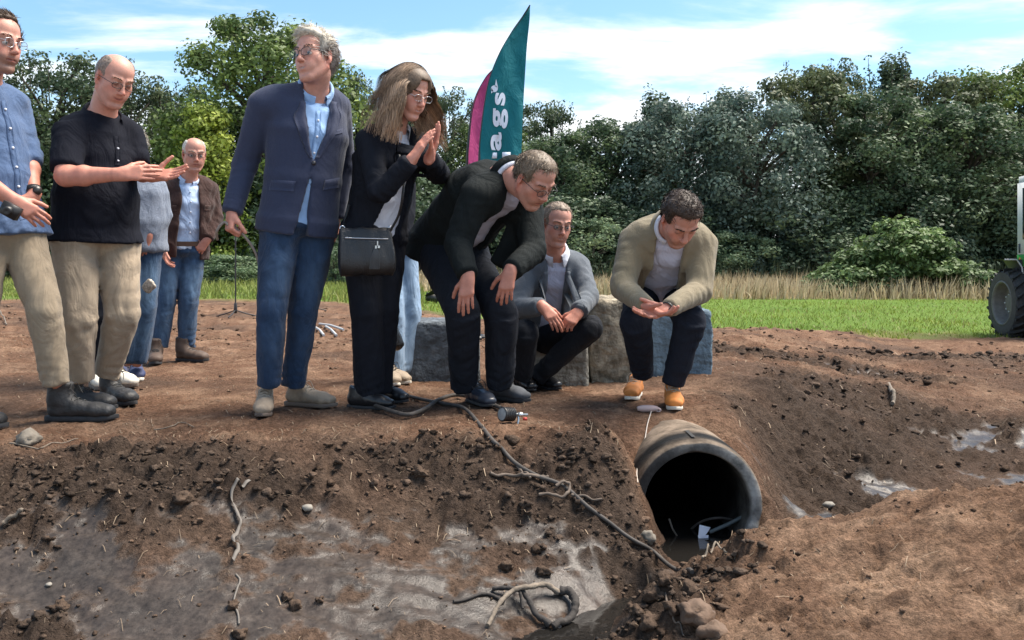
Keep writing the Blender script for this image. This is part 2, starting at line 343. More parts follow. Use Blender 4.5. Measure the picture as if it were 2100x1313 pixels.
def mud_material():
    m = bpy.data.materials.new('mud'); m.use_nodes = True; nt = m.node_tree; b = nt.nodes['Principled BSDF']; L = nt.links.new
    a = nt.nodes.new('ShaderNodeAttribute'); a.attribute_name = 'Col'; w = nt.nodes.new('ShaderNodeAttribute'); w.attribute_name = 'wet'
    t = nt.nodes.new('ShaderNodeTexCoord')
    n = nt.nodes.new('ShaderNodeTexNoise'); L(t.outputs['Object'], n.inputs['Vector']); n.inputs['Scale'].default_value = 55; n.inputs['Detail'].default_value = 8; n.inputs['Roughness'].default_value = .65
    mr = nt.nodes.new('ShaderNodeMapRange'); L(n.outputs[0], mr.inputs[0]); mr.inputs[1].default_value = .3; mr.inputs[2].default_value = .7; mr.inputs[3].default_value = .5; mr.inputs[4].default_value = 1.5
    mx = nt.nodes.new('ShaderNodeVectorMath'); mx.operation = 'SCALE'; L(a.outputs['Color'], mx.inputs[0]); L(mr.outputs[0], mx.inputs['Scale']); L(mx.outputs[0], b.inputs['Base Color'])
    n3 = nt.nodes.new('ShaderNodeTexNoise'); L(t.outputs['Object'], n3.inputs['Vector']); n3.inputs['Scale'].default_value = 14; n3.inputs['Detail'].default_value = 5
    ad = nt.nodes.new('ShaderNodeMath'); ad.operation = 'MULTIPLY_ADD'; L(n3.outputs[0], ad.inputs[0]); ad.inputs[1].default_value = .7; ad.inputs[2].default_value = -.35
    ws = nt.nodes.new('ShaderNodeMath'); ws.operation = 'ADD'; L(w.outputs['Fac'], ws.inputs[0]); L(ad.outputs[0], ws.inputs[1])
    rr = nt.nodes.new('ShaderNodeMapRange'); L(ws.outputs[0], rr.inputs[0]); rr.inputs[1].default_value = .1; rr.inputs[2].default_value = .9; rr.inputs[3].default_value = .92; rr.inputs[4].default_value = .30; L(rr.outputs[0], b.inputs['Roughness'])
    sp_ = nt.nodes.new('ShaderNodeMapRange'); L(ws.outputs[0], sp_.inputs[0]); sp_.inputs[1].default_value = .1; sp_.inputs[2].default_value = .9; sp_.inputs[3].default_value = .06; sp_.inputs[4].default_value = .26; L(sp_.outputs[0], b.inputs['Specular IOR Level'])
    n2 = nt.nodes.new('ShaderNodeTexNoise'); L(t.outputs['Object'], n2.inputs['Vector']); n2.inputs['Scale'].default_value = 90; n2.inputs['Detail'].default_value = 6; n2.inputs['Roughness'].default_value = .7
    bs = nt.nodes.new('ShaderNodeMapRange'); L(w.outputs['Fac'], bs.inputs[0]); bs.inputs[3].default_value = .95; bs.inputs[4].default_value = .18
    bp = nt.nodes.new('ShaderNodeBump'); L(n2.outputs[0], bp.inputs['Height']); L(bs.outputs[0], bp.inputs['Strength']); bp.inputs['Distance'].default_value = .03; L(bp.outputs[0], b.inputs['Normal'])
    return m
M_MUD = mud_material()
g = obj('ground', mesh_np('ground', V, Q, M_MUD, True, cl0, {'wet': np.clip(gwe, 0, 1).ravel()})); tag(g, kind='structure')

# water in the channel and inside the pipe
M_WATER = mat('ditch_water', (0.012, 0.011, 0.010), 0.06, bump=.25, bscale=14, spec=.5)
wb = MB(); xs = np.linspace(.05, 1.3, 12)
wb.add([[.0, 2.2, WATER], [1.35, 2.2, WATER], [1.35, 3.66, WATER], [.0, 3.66, WATER], [PC[0]-.215, 3.66, WATER], [PC[0]+.215, 3.66, WATER], [PC[0]+.215, 6.0, WATER], [PC[0]-.215, 6.0, WATER]], [[0, 1, 2, 3], [4, 5, 6, 7]])
tag(wb.build('water', M_WATER, smooth=False), kind='structure')

# ------------------------------------------------------------------ grass, straw, litter, clods
def ribbons(name, base, hgt, lean, width, col, m, kind='stuff'):
    """single bent blades: 5 vertices, 3 triangles each"""
    n = len(base); a = rng.uniform(0, 2*np.pi, n); w = np.stack([np.cos(a), np.sin(a), 0*a], -1)*width[:, None]
    up = np.zeros((n, 3)); up[:, 2] = 1
    p1 = base+up*hgt[:, None]*.55+lean*.35; p2 = base+up*hgt[:, None]+lean
    V = np.stack([base-w, base+w, p1-w*.8, p1+w*.8, p2], 1).reshape(-1, 3)
    o = np.arange(n)[:, None]*5
    F4 = o+np.array([[0, 1, 3, 2]]); F3 = o+np.array([[2, 3, 4]])
    return obj(name, mesh_np(name, V, [F4, F3], m, True, np.repeat(col, 5, 0)))
M_GRASS = leafmat('grass_blades')
n = 42000
y = 16+17*rng.random(n)**1.15; x = y*rng.uniform(-.75, .75, n)
ed = 17.2+np.where(x/y < 0, 3.5*np.clip(-x/y/.2, 0, 1), 0)
keep = (y > ed-.6+1.5*(vnoise(x*1.5, y*1.5, 4)-.3)); x, y = x[keep], y[keep]; n = len(x)
b = np.stack([x, y, ground_h(x, y)-.01], -1); pal = vnoise(x*.7, y*.7, 88)
cg = np.stack([.13+.12*pal, .205+.08*pal, .028+.02*pal], -1)*rng.uniform(.65, 1.3, (n, 1))
yl = rng.random(n) < .10; cg[yl] = (.28, .23, .10)
tag(ribbons('meadow_grass', b, rng.uniform(.04, .12, n)*(.6+.8*pal), rng.normal(0, .05, (n, 3))*[1, 1, 0], rng.uniform(.006, .012, n), cg, M_GRASS), 'bright green mown grass strip beyond the churned soil', 'grass', kind='stuff')
n = 32000
y = rng.uniform(31, 44, n); x = y*rng.uniform(-.14, .75, n); tuft = vnoise(x*1.1, y*1.1, 66)
b = np.stack([x, y, ground_h(x, y)-.02], -1)
cs_ = np.stack([.50+0*x, .41+0*x, .26+0*x], -1)*rng.uniform(.65, 1.25, (n, 1)); br = rng.random(n) < .12; cs_[br] = (.17, .13, .06)
tag(ribbons('dry_straw_grass', b, rng.uniform(.30, .85, n)*(.45+.8*tuft), rng.normal(0, .16, (n, 3))*[1, 1, 0]+[.06, 0, 0], rng.uniform(.012, .024, n), cs_, M_GRASS), 'tall dry straw-coloured grass in front of the trees', 'dry grass', kind='stuff')
n = 16000
y = rng.uniform(20, 46, n); x = y*rng.uniform(-.8, -.10, n)
b = np.stack([x, y, ground_h(x, y)-.02], -1); pal = vnoise(x*.5, y*.5, 67)
cs_ = np.stack([.13+.14*pal, .18+.10*pal, .04+.03*pal], -1)*rng.uniform(.6, 1.3, (n, 1))
tag(ribbons('rough_grass', b, rng.uniform(.08, .35, n)*(.4+pal), rng.normal(0, .09, (n, 3))*[1, 1, 0], rng.uniform(.008, .018, n), cs_, M_GRASS), 'rough green and yellow grass behind the standing group', 'grass', kind='stuff')
n = 5200   # ragged dark weeds where straw meets wood
y = rng.uniform(41, 46, n); x = y*rng.uniform(-.1, .75, n); b = np.stack([x, y, ground_h(x, y)-.02], -1)
tag(ribbons('dark_weeds', b, rng.uniform(.5, 1.5, n), rng.normal(0, .2, (n, 3))*[1, 1, 0], rng.uniform(.02, .05, n), np.array([[.055, .07, .035]])*rng.uniform(.5, 1.6, (n, 1)), M_GRASS), 'dark weeds along the foot of the trees', 'weeds', kind='stuff')
# straw and root litter lying on the soil
M_LITTER = mat('straw_litter', vcol=True, rough=.8)
n = 2600
y = np.concatenate([rng.uniform(2.4, 4, 700), 3.6+9*rng.random(1900)**1.4]); x = y*rng.uniform(-.66, .66, n)
a = rng.uniform(0, np.pi, n); ln = .005+.026*rng.random(n)**2.6*np.clip(y/3.5, .8, 2); dirv = np.stack([np.cos(a), np.sin(a)], -1)
wv = np.stack([-np.sin(a), np.cos(a)], -1)*rng.uniform(.0008, .0018, n)[:, None]*np.clip(y/3.5, .8, 2)[:, None]
pts = []
for t in (-1, 0, 1):
    qx = x+dirv[:, 0]*ln*t; qy = y+dirv[:, 1]*ln*t; zz = ground_h(qx, qy)+.004+.006*(t == 0)
    for sgn in (-1, 1): pts.append(np.stack([qx+wv[:, 0]*sgn, qy+wv[:, 1]*sgn, zz], -1))
V = np.stack(pts, 1); keep = (V[:, :, 2].min(1) > WATER+.01) & ~((np.abs(V[:, 2, 0]-PC[0]) < .34) & (V[:, 2, 1] > 3.4) & (V[:, 2, 1] < 4.2)); V = V[keep]; m_ = len(V); o = np.arange(m_)[:, None]*6
lc = np.array([[.24, .175, .115]])*rng.uniform(.35, 1.3, (m_, 1))
tag(obj('straw_litter', mesh_np('straw_litter', V.reshape(-1, 3), np.concatenate([o+[[0, 1, 3, 2]], o+[[2, 3, 5, 4]]]), M_LITTER, True, np.repeat(lc, 6, 0))), 'bits of straw and root scattered over the soil', 'litter', kind='stuff')

def ico(sub=1):
    import bmesh
    bm = bmesh.new(); bmesh.ops.create_icosphere(bm, subdivisions=sub, radius=1.0)
    V = np.array([v.co[:] for v in bm.verts]); F = np.array([[v.index for v in f.verts] for f in bm.faces]); bm.free(); return V, F
ICO = {k: ico(k) for k in (1, 2, 3)}
def lump_verts(sub, r, flat=.75, rough=.35, seed=0):
    V, F = ICO[sub]; s = seed*13.7
    n1 = vnoise(V[:, 0]*1.7+s, V[:, 1]*1.7+V[:, 2]*1.3+s, 5)-.5; n2 = vnoise(V[:, 0]*4+s, V[:, 2]*4-V[:, 1]*2+s, 7)-.5
    k = 1+rough*1.4*n1+rough*.9*n2
    return V*k[:, None]*np.array([1, rng.uniform(.7, 1.1), flat])*r, F
M_CLOD = mat('clod_soil', vcol=True, rough=.95, spec=.08, nscale=60, namp=.35, bump=.8, bscale=120, bdet=5)
V_, F_, C_ = [], [], []; off = 0
n = 22500; ii = 0
yy = np.concatenate([rng.uniform(2.35, 3.7, 11000), rng.uniform(3.4, 10.5, 8000), rng.uniform(8, 17.5, 3500)]); xx = yy*rng.uniform(-.68, .68, n)
hh, ccl, cwe, cft, cmd = ground_h(xx, yy, True)
for i in range(n):
    pr = .06+.94*ccl[i] - .02*cwe[i]+(.35 if yy[i] > 8 else 0)
    if cft[i] > .5: pr *= .6
    if rng.random() > pr or hh[i] < WATER+.01: continue
    if math.hypot(xx[i]-PC[0], hh[i]-PC[2]) < RO+.02 and yy[i] > 3.6 and yy[i] < 4.15: continue
    r = .0026+.007*rng.random()**3+(.013*rng.random()**5 if ccl[i] > .4 else 0)
    if yy[i] > 4.2: r *= min(4.0, yy[i]/4.0)
    v, f = lump_verts(1 if r < .011 else 2, r, .6, 1.1, i)
    v = v@np.array(Matrix.Rotation(rng.uniform(0, 6.28), 3, 'Z')).T+[xx[i], yy[i], hh[i]+r*.25]
    c = lerp((.105, .068, .047), (.058, .042, .032), min(1, ccl[i]+cwe[i]*.6))*rng.uniform(.55, 1.6)
    V_.append(v); F_.append(f+off); C_.append(np.tile(c, (len(v), 1))); off += len(v)
tag(obj('soil_crumbs', mesh_np('soil_crumbs', np.concatenate(V_), np.concatenate(F_), M_CLOD, True, np.concatenate(C_))), 'crumbled clods of dark soil strewn over the bank', 'soil', kind='stuff')

# ------------------------------------------------------------------ trees
M_BARK = mat('bark', (.06, .048, .036), .9, nscale=6, namp=.5, bump=.6, bscale=14)
M_LEAF = leafmat('tree_leaves')
def leaf_cloud(cent, rad, n_per, size, cols, up=.25, jit=.3, gain=1.65):
    """leaf-sized folded rhombi spread over clumps; returns V, F, colours"""
    k = len(cent); tot = int(n_per*k); ci = rng.integers(0, k, tot)
    dirs = rng.normal(0, 1, (tot, 3)); dirs /= np.linalg.norm(dirs, axis=1)[:, None]
    rr = rng.random(tot)**.45
    p = cent[ci]+dirs*rad[ci]*rr[:, None]
    nn = dirs+rng.normal(0, .55, (tot, 3)); nn[:, 2] += up; nn /= np.linalg.norm(nn, axis=1)[:, None]
    t = np.cross(nn, rng.normal(0, 1, (tot, 3))); t /= np.linalg.norm(t, axis=1)[:, None]+1e-9; b = np.cross(nn, t)
    s = size*rng.uniform(.6, 1.3, (tot, 1))
    V = np.stack([p-t*s*.62, p-b*s*.36+nn*s*.08, p+t*s*.62, p+b*s*.36+nn*s*.08], 1).reshape(-1, 3)
    F = np.arange(tot*4).reshape(-1, 4)
    c = cols[ci]*gain*rng.uniform(1-jit, 1+jit, (tot, 1))
    return V, F, np.repeat(np.clip(c, 0, 1), 4, 0)
def tree_proto(h, w, base=.12, n_cl=80, n_per=170, size=.2, c0=(.035, .055, .03), c1=(.06, .09, .04), shape='round', topgap=0.0):
    """unit-free tree: returns (trunk mesh, crown mesh); h height, w crown width"""
    cents = []; rads = []; cols = []
    tb = MB(); rp = np.array([[0, 0, -.4], [rng.normal(0, .1), rng.normal(0, .1), h*.25], [rng.normal(0, .25), rng.normal(0, .25), h*.6], [rng.normal(0, .3), rng.normal(0, .3), h*.80]])
    sp = spline(rp, 6); tb.tube(sp, np.linspace(.024*h, .003*h, len(sp)), 8)
    for i in range(n_cl):
        z = base+(1-base)*((i+.5)/n_cl)**.9
        if shape == 'round': prof = math.sin(math.pi*min(1, (z*.84+.11)))**.5
        elif shape == 'cone': prof = (1.08-z)**.62*min(1, (z+.25)*1.8)
        else: prof = .55*(1.15-z)**.5+.12*math.sin(z*19)
        rmax = w/2*prof; a = rng.uniform(0, 2*np.pi); r = rmax*math.sqrt(rng.random()*.92+.08)*.92
        cr_ = w*rng.uniform(.09, .175)*(1.0 if z < .8 else .75)
        c = np.array([math.cos(a)*r, math.sin(a)*r, z*h-cr_*.5]); cents.append(c)
        sz = (cr_, cr_, cr_*rng.uniform(.6, .9)) if shape != 'spire' else (cr_*.55, cr_*.55, cr_*2.1)
        rads.append(sz)
        cols.append(lerp(c0, c1, rng.random()**1.3))
        if i % 3 == 0:
            j = int(np.clip((z*.8)*len(sp), 1, len(sp)-2)); A = sp[j]; tb.tube(spline([A, lerp(A, c, .5)+[0, 0, h*.02], c], 4), np.linspace(.010*h, .0025*h, 9), 5, cap=False)
    if shape == 'spire' or topgap:
        for i in range(16):   # bare upright shoots with few leaves against the sky
            a = rng.uniform(0, 6.28); r = w*.32*math.sqrt(rng.random()); z0 = h*(.70+.1*rng.random()); z1 = z0+h*rng.uniform(.12, .24)
            A = np.array([math.cos(a)*r, math.sin(a)*r, z0]); B = np.array([math.cos(a)*r*1.15, math.sin(a)*r*1.15, z1]); tb.tube([A, lerp(A, B, .5), B], [.03, .02, .008], 4, cap=False)
            for t in np.linspace(.2, 1, 6): cents.append(lerp(A, B, t)); rads.append((.22, .22, .22)); cols.append(np.asarray(c0)*1.15)
    cents = np.array(cents); rads = np.array(rads); cols = np.array(cols)
    small = rads[:, 0] < .23
    V, F, cc = leaf_cloud(cents[~small], rads[~small], n_per, size, cols[~small])
    if small.any():
        V2, F2, c2 = leaf_cloud(cents[small], rads[small], 9, size*.8, cols[small]); F = np.vstack([F, F2+len(V)]); V = np.vstack([V, V2]); cc = np.vstack([cc, c2])
    return tb.mesh('trunk', M_BARK), mesh_np('crown', V, F, M_LEAF, False, cc), h, w
bluish0, bluish1 = (.026, .046, .036), (.062, .094, .066)
PRO = {
 'dark': tree_proto(11.5, 9.0, .03, 125, 235, .18, (.026, .046, .026), (.068, .098, .046), 'round'),
 'bush': tree_proto(5.5, 8.0, .0, 100, 200, .17, (.028, .048, .028), (.066, .094, .050), 'round'),
 'shrub': tree_proto(3.0, 3.6, .0, 60, 200, .11, (.040, .066, .036), (.110, .150, .080), 'round'),
 'blue': tree_proto(9.5, 8.0, .02, 120, 235, .165, (.036, .058, .046), (.095, .128, .100), 'round'),
 'brown': tree_proto(10.5, 8.5, .03, 115, 230, .18, (.034, .046, .024), (.082, .098, .044), 'round'),
 'spire': tree_proto(12.0, 5.5, .02, 120, 160, .165, (.028, .046, .026), (.070, .094, .046), 'spire', 1),
 'green': tree_proto(12.5, 9.5, .02, 160, 230, .18, (.040, .066, .020), (.120, .160, .040), 'round', 0),
 'airy': tree_proto(11.0, 8.0, .06, 95, 180, .165, (.028, .046, .024), (.066, .085, .040), 'round', 1),
 'yellow': tree_proto(8.0, 6.0, .02, 85, 220, .165, (.085, .120, .020), (.21, .24, .045), 'cone'),
}
def tree(kind, px, top, d, wpx, name, label, group=None, rot=None, cat='tree'):
    tm, cm, h, w = PRO[kind]; x = d*(px-1050)/FPX; z0 = gz(x, d); H = CAMZ-d*(top-HOR)/FPX-z0; W = 1.28*wpx*d/FPX
    e = empty(name, (x, d, z0-.05), label, cat, group); e.scale = (W/w, W/w, H/h); e.rotation_euler = (0, 0, rng.uniform(0, 6.28) if rot is None else rot)
    obj('trunk', tm, e); obj('crown', cm, e); return e
GR, GL = 'trees along the far edge of the field', 'trees behind the standing group'
tree('dark', 1150, 272, 49, 250, 'broadleaf_tree', 'dark broadleaf tree rising just right of the teal flag', GR)
tree('airy', 1118, 208, 62, 170, 'broadleaf_tree', 'distant flat-topped tree standing above its neighbours right of the flag', GR)
tree('dark', 1265, 246, 50, 250, 'broadleaf_tree', 'dark broadleaf tree above the gap between the two crouching men', GR)
tree('spire', 1345, 205, 52, 190, 'poplar_tree', 'slim tree with upright shoots above the beige jacket man', GR)
tree('blue', 1400, 205, 48, 260, 'broadleaf_tree', 'blue-green tree directly behind the beige jacket man', GR)
tree('spire', 1490, 200, 53, 200, 'poplar_tree', 'slim shooting tree right of the beige jacket man, at the back', GR)
tree('blue', 1535, 190, 46, 270, 'willow_tree', 'pale blue-green willow in the middle of the far tree line', GR)
tree('brown', 1660, 140, 50, 280, 'broadleaf_tree', 'tall brownish-green tree right of the pale willow', GR)
tree('airy', 1705, 128, 53, 190, 'broadleaf_tree', 'airy tree top with sky showing through, highest in the middle', GR)
tree('spire', 1835, 132, 54, 210, 'poplar_tree', 'tall poplar with bare upright shoots against the clouds', GR)
tree('dark', 1800, 190, 47, 280, 'broadleaf_tree', 'dark tree behind the bramble mound', GR)
tree('brown', 1935, 155, 51, 280, 'broadleaf_tree', 'olive-brown tree right of the tall poplar', GR)
tree('green', 2060, 130, 52, 290, 'broadleaf_tree', 'large green tree above the tractor cab', GR)
tree('dark', 1990, 210, 47, 300, 'broadleaf_tree', 'dark low tree behind the tractor fender', GR)
tree('dark', 2210, 150, 50, 300, 'broadleaf_tree', 'dark tree cut by the right picture edge', GR)
tree('dark', -10, 150, 50, 260, 'broadleaf_tree', 'dark tree behind the blue shirt man at the left edge', GL)
tree('airy', 120, 112, 50, 290, 'broadleaf_tree', 'dark leafy tree behind the polo shirt man', GL)
tree('airy', 250, 150, 52, 230, 'broadleaf_tree', 'dark tree with sky gaps right of the polo shirt man', GL)
tree('airy', 350, 165, 54, 210, 'broadleaf_tree', 'airy dark tree above the brown jacket man', GL)
tree('yellow', 425, 205, 45, 220, 'broadleaf_tree', 'yellow-green tree behind the brown jacket man', GL)
tree('green', 550, 40, 50, 350, 'broadleaf_tree', 'tall bright green tree behind the navy blazer man', GL)
tree('airy', 625, 190, 54, 250, 'broadleaf_tree', 'dark tree hidden behind the shoulder of the blazer man', GL)
tree('dark', 500, 215, 53, 260, 'broadleaf_tree', 'dark tree between the brown jacket man and the blazer man', GL)
tree('airy', 705, 150, 53, 190, 'broadleaf_tree', 'thin-topped tree between the blazer man and the woman', GL)
tree('dark', 800, 235, 52, 230, 'broadleaf_tree', 'dark tree hidden behind the woman', GL)
tree('airy', 915, 185, 53, 190, 'broadleaf_tree', 'airy tree between the woman and the flags', GL)
tree('green', 1010, 250, 52, 210, 'broadleaf_tree', 'green tree behind the two flags', GL)
for px, top, wp, lab in ((60, 330, 330, 'dark undergrowth behind the two men at the left'), (300, 330, 330, 'dark undergrowth behind the brown jacket man'), (560, 330, 330, 'dark undergrowth behind the blazer man'), (800, 350, 300, 'dark undergrowth behind the woman'), (1010, 360, 260, 'dark undergrowth below the flags')):
    tree('bush', px, top, 48.5, wp, 'thicket', lab, 'undergrowth below the trees', cat='thicket')
for px, top, wp, lab in ((1185, 400, 300, 'dark thicket behind the grey jacket man'), (1400, 420, 280, 'dark thicket low behind the beige jacket man'), (1620, 400, 300, 'dark thicket left of the bramble mound'), (1850, 380, 300, 'dark thicket above the bramble mound'), (2080, 400, 260, 'dark thicket behind the tractor')):
    tree('bush', px, top, 46, wp, 'thicket', lab, 'undergrowth below the trees', cat='thicket')
for px, top, wp, lab in ((1205, 440, 170, 'blue-green shrub right of the grey jacket man'), (1510, 470, 150, 'pale blue-green shrub at the foot of the willow')):
    tree('shrub', px, top, 43, wp, 'shrub', lab, cat='shrub')
tree('shrub', 480, 520, 36, 150, 'shrub', 'small green shrub behind the microphone stand', cat='shrub')
tree('shrub', 690, 500, 38, 90, 'shrub', 'small green shrub right of the blazer man', cat='shrub')
# bramble mound
def bramble():
    d = 34; x0 = d*(1868-1050)/FPX; z0 = gz(x0, d); k = 250; W = 430*d/FPX/2; Hh = CAMZ-d*(436-HOR)/FPX-z0
    cs = []; 
    for i in range(k):
        u = rng.uniform(-1, 1); v = rng.uniform(-.8, .8); top = max(0.05, (1-abs(u+.08)**1.25)*(1-v*v*.6))
        cs.append((u*W, v*W*.5, Hh*top*rng.uniform(.35, 1.0)-.15))
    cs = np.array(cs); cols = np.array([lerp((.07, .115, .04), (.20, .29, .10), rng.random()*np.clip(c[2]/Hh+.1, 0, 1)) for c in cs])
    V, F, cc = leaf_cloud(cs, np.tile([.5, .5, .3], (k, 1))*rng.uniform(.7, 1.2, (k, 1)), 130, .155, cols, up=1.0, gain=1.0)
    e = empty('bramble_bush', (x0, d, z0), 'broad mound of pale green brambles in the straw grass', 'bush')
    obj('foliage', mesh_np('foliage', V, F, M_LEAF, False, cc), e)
    tb = MB()
    for i in range(40):
        c = cs[i]; tb.tube(spline([[c[0]*.7, c[1]*.7, -.1], [c[0]*.9, c[1]*.9, c[2]*.7], c], 4), .015, 4, cap=False)
    tag(tb.build('stems', M_BARK, e), kind='stuff')
bramble()
# ------------------------------------------------------------------ implicit surfaces for figures and cloth
def surface_nets(F, o, h):
    ins = F < 0; nx, ny, nz = F.shape
    c = np.zeros((nx-1, ny-1, nz-1), np.int8)
    cor = [(i, j, k) for i in (0, 1) for j in (0, 1) for k in (0, 1)]
    for i, j, k in cor: c += ins[i:nx-1+i, j:ny-1+j, k:nz-1+k]
    act = (c > 0) & (c < 8); I = np.argwhere(act); idx = np.full(c.shape, -1, np.int32); idx[act] = np.arange(len(I))
    fv = {q: F[I[:, 0]+q[0], I[:, 1]+q[1], I[:, 2]+q[2]] for q in cor}
    S = np.zeros((len(I), 3)); n = np.zeros(len(I))
    for a in cor:
        for ax in range(3):
            if a[ax]: continue
            b = list(a); b[ax] = 1; b = tuple(b); fa, fb = fv[a], fv[b]; m = (fa < 0) != (fb < 0)
            t = np.where(m, fa/np.where(m, fa-fb, 1), 0)
            p = np.array(a, float)[None]+t[:, None]*np.eye(3)[ax]; S += p*m[:, None]; n += m
    V = (I+S/n[:, None])*h+o; Qs = []
    for ax in range(3):
        u, w = (ax+1) % 3, (ax+2) % 3
        sl0 = [slice(1, -1)]*3; sl1 = [slice(1, -1)]*3; sl0[ax] = slice(None, -1); sl1[ax] = slice(1, None)
        s0 = ins[tuple(sl0)]; m = s0 != ins[tuple(sl1)]; E = np.argwhere(m); fl = s0[m]
        E[:, u] += 1; E[:, w] += 1; q = []
        for du, dw in ((-1, -1), (0, -1), (0, 0), (-1, 0)):
            e = E.copy(); e[:, u] += du; e[:, w] += dw; q.append(idx[e[:, 0], e[:, 1], e[:, 2]])
        q = np.stack(q, -1); q[~fl] = q[~fl][:, ::-1]; Qs.append(q)
    return V, np.concatenate(Qs)
class SDF:
    def __init__(s): s.pr = []
    def econe(s, A, B, ra, rb, U=(1, 0, 0), k=.02, cap=.8, op='+', wr=None):
        ra = np.broadcast_to(ra, (2,)).astype(float); rb = np.broadcast_to(rb, (2,)).astype(float)
        s.pr.append(('c', np.asarray(A, float), np.asarray(B, float), ra, rb, np.asarray(U, float), k, cap, op, wr)); return s
    def chain(s, pts, rs, U=(1, 0, 0), k=.02, cap=.8, op='+', wr=None):
        for i in range(len(pts)-1): s.econe(pts[i], pts[i+1], rs[i], rs[i+1], U, k, cap, op, wr)
        return s
    def ell(s, c, r, R=None, k=.02, op='+'):
        s.pr.append(('e', np.asarray(c, float), np.broadcast_to(r, (3,)).astype(float), np.eye(3) if R is None else np.asarray(R, float), k, op)); return s
    def planes(s, pl, lo, hi, k=.003, op='-'):
        """intersection of half-spaces (point, outward normal), cut away inside the box lo..hi"""
        s.pr.append(('p', [(np.asarray(a, float), nrm(n)) for a, n in pl], np.asarray(lo, float), np.asarray(hi, float), k, op)); return s
    def bbox(s, p):
        if p[0] == 'c':
            r = max(p[3].max(), p[4].max()); return np.minimum(p[1], p[2])-r, np.maximum(p[1], p[2])+r
        if p[0] == 'e': r = p[2].max(); return p[1]-r, p[1]+r
        return p[2], p[3]
    def mesh(s, h, noise=None, disp=None):
        bb = [s.bbox(p) for p in s.pr if p[-2 if p[0] == 'c' else -1] == '+']
        lo = np.min([b[0] for b in bb], 0)-3*h-.015; hi = np.max([b[1] for b in bb], 0)+3*h+.015
        n = np.ceil((hi-lo)/h).astype(int)+1
        ax = [(lo[i]+h*np.arange(n[i])).astype(np.float32) for i in range(3)]
        F = np.full(n, 1.0, np.float32)
        for p in s.pr:
            k = p[6] if p[0] == 'c' else p[4]; op = p[8] if p[0] == 'c' else p[5]
            b0, b1 = s.bbox(p); b0 = b0-k-2.5*h; b1 = b1+k+2.5*h
            i0 = np.clip(np.floor((b0-lo)/h).astype(int), 0, n); i1 = np.clip(np.ceil((b1-lo)/h).astype(int)+1, 0, n)
            if (i1 <= i0).any(): continue
            sl = tuple(slice(a, b) for a, b in zip(i0, i1))
            X = ax[0][sl[0]][:, None, None]; Y = ax[1][sl[1]][None, :, None]; Z = ax[2][sl[2]][None, None, :]
            if p[0] == 'c':
                A, B, ra, rb, U, cap, wr = p[1], p[2], p[3], p[4], p[5], p[7], p[9]
                L = np.linalg.norm(B-A); w = (B-A)/max(L, 1e-6); Vv = np.cross(w, U)
                if np.linalg.norm(Vv) < 1e-3: Vv = np.cross(w, [.3, .9, .2])
                Vv = nrm(Vv); Uu = np.cross(Vv, w)
                x, y, z = X-A[0], Y-A[1], Z-A[2]
                tw = x*w[0]+y*w[1]+z*w[2]; t = np.clip(tw/max(L, 1e-6), 0, 1)
                qu = x*Uu[0]+y*Uu[1]+z*Uu[2]; qv = x*Vv[0]+y*Vv[1]+z*Vv[2]; qw = tw-t*L
                ru = ra[0]+(rb[0]-ra[0])*t; rv = ra[1]+(rb[1]-ra[1])*t; rw = np.minimum(ru, rv)*cap
                a, b_, c_ = qu/ru, qv/rv, qw/rw
                k0 = np.sqrt(a*a+b_*b_+c_*c_)+1e-6; k1 = np.sqrt((a/ru)**2+(b_/rv)**2+(c_/rw)**2)+1e-6
                d = k0*(k0-1)/k1; d = np.where(k0 < .35, -.65*np.minimum(ru, rv), d)
                if wr:
                    for amp, lam, t0, tw_, ph in wr:
                        g = np.exp(-((t-t0)/tw_)**2); cp, sp_ = math.cos(ph*2.4), math.sin(ph*2.4); s1 = np.abs(np.sin(np.pi*t*L/lam+ph+1.3*(a*sp_-b_*cp)+.5*np.sin(3*a+ph)))**.7-.62; d = d-amp*1.5*g*s1*np.clip(.45+.75*(a*cp+b_*sp_), 0, 1)
            elif p[0] == 'e':
                c, r, R = p[1], p[2], p[3]; x, y, z = X-c[0], Y-c[1], Z-c[2]
                q = [(x*R[0, i]+y*R[1, i]+z*R[2, i])/r[i] for i in range(3)]
                k0 = np.sqrt(q[0]**2+q[1]**2+q[2]**2)+1e-6; k1 = np.sqrt(sum((q[i]/r[i])**2 for i in range(3)))+1e-6
                d = k0*(k0-1)/k1; d = np.where(k0 < .35, -.65*r.min(), d)
            else:
                d = None
                for a, nn in p[1]:
                    e = (X-a[0])*nn[0]+(Y-a[1])*nn[1]+(Z-a[2])*nn[2]; d = e if d is None else np.maximum(d, e)
                bx = np.maximum(np.maximum(np.maximum(p[2][0]-X, X-p[3][0]), np.maximum(p[2][1]-Y, Y-p[3][1])), np.maximum(p[2][2]-Z, Z-p[3][2]))
                d = np.maximum(d, bx)
            f = F[sl]
            if op == '+': hh = np.maximum(k-np.abs(f-d), 0)/k; F[sl] = np.minimum(f, d)-hh*hh*k*.25
            elif op == '-': d = -d; hh = np.maximum(k-np.abs(f-d), 0)/k; F[sl] = np.maximum(f, d)+hh*hh*k*.25
        if noise:
            m = np.abs(F) < .04; I = np.argwhere(m); q = (I*h+lo); F[m] += noise(q).astype(np.float32)
        return surface_nets(F, lo, h)
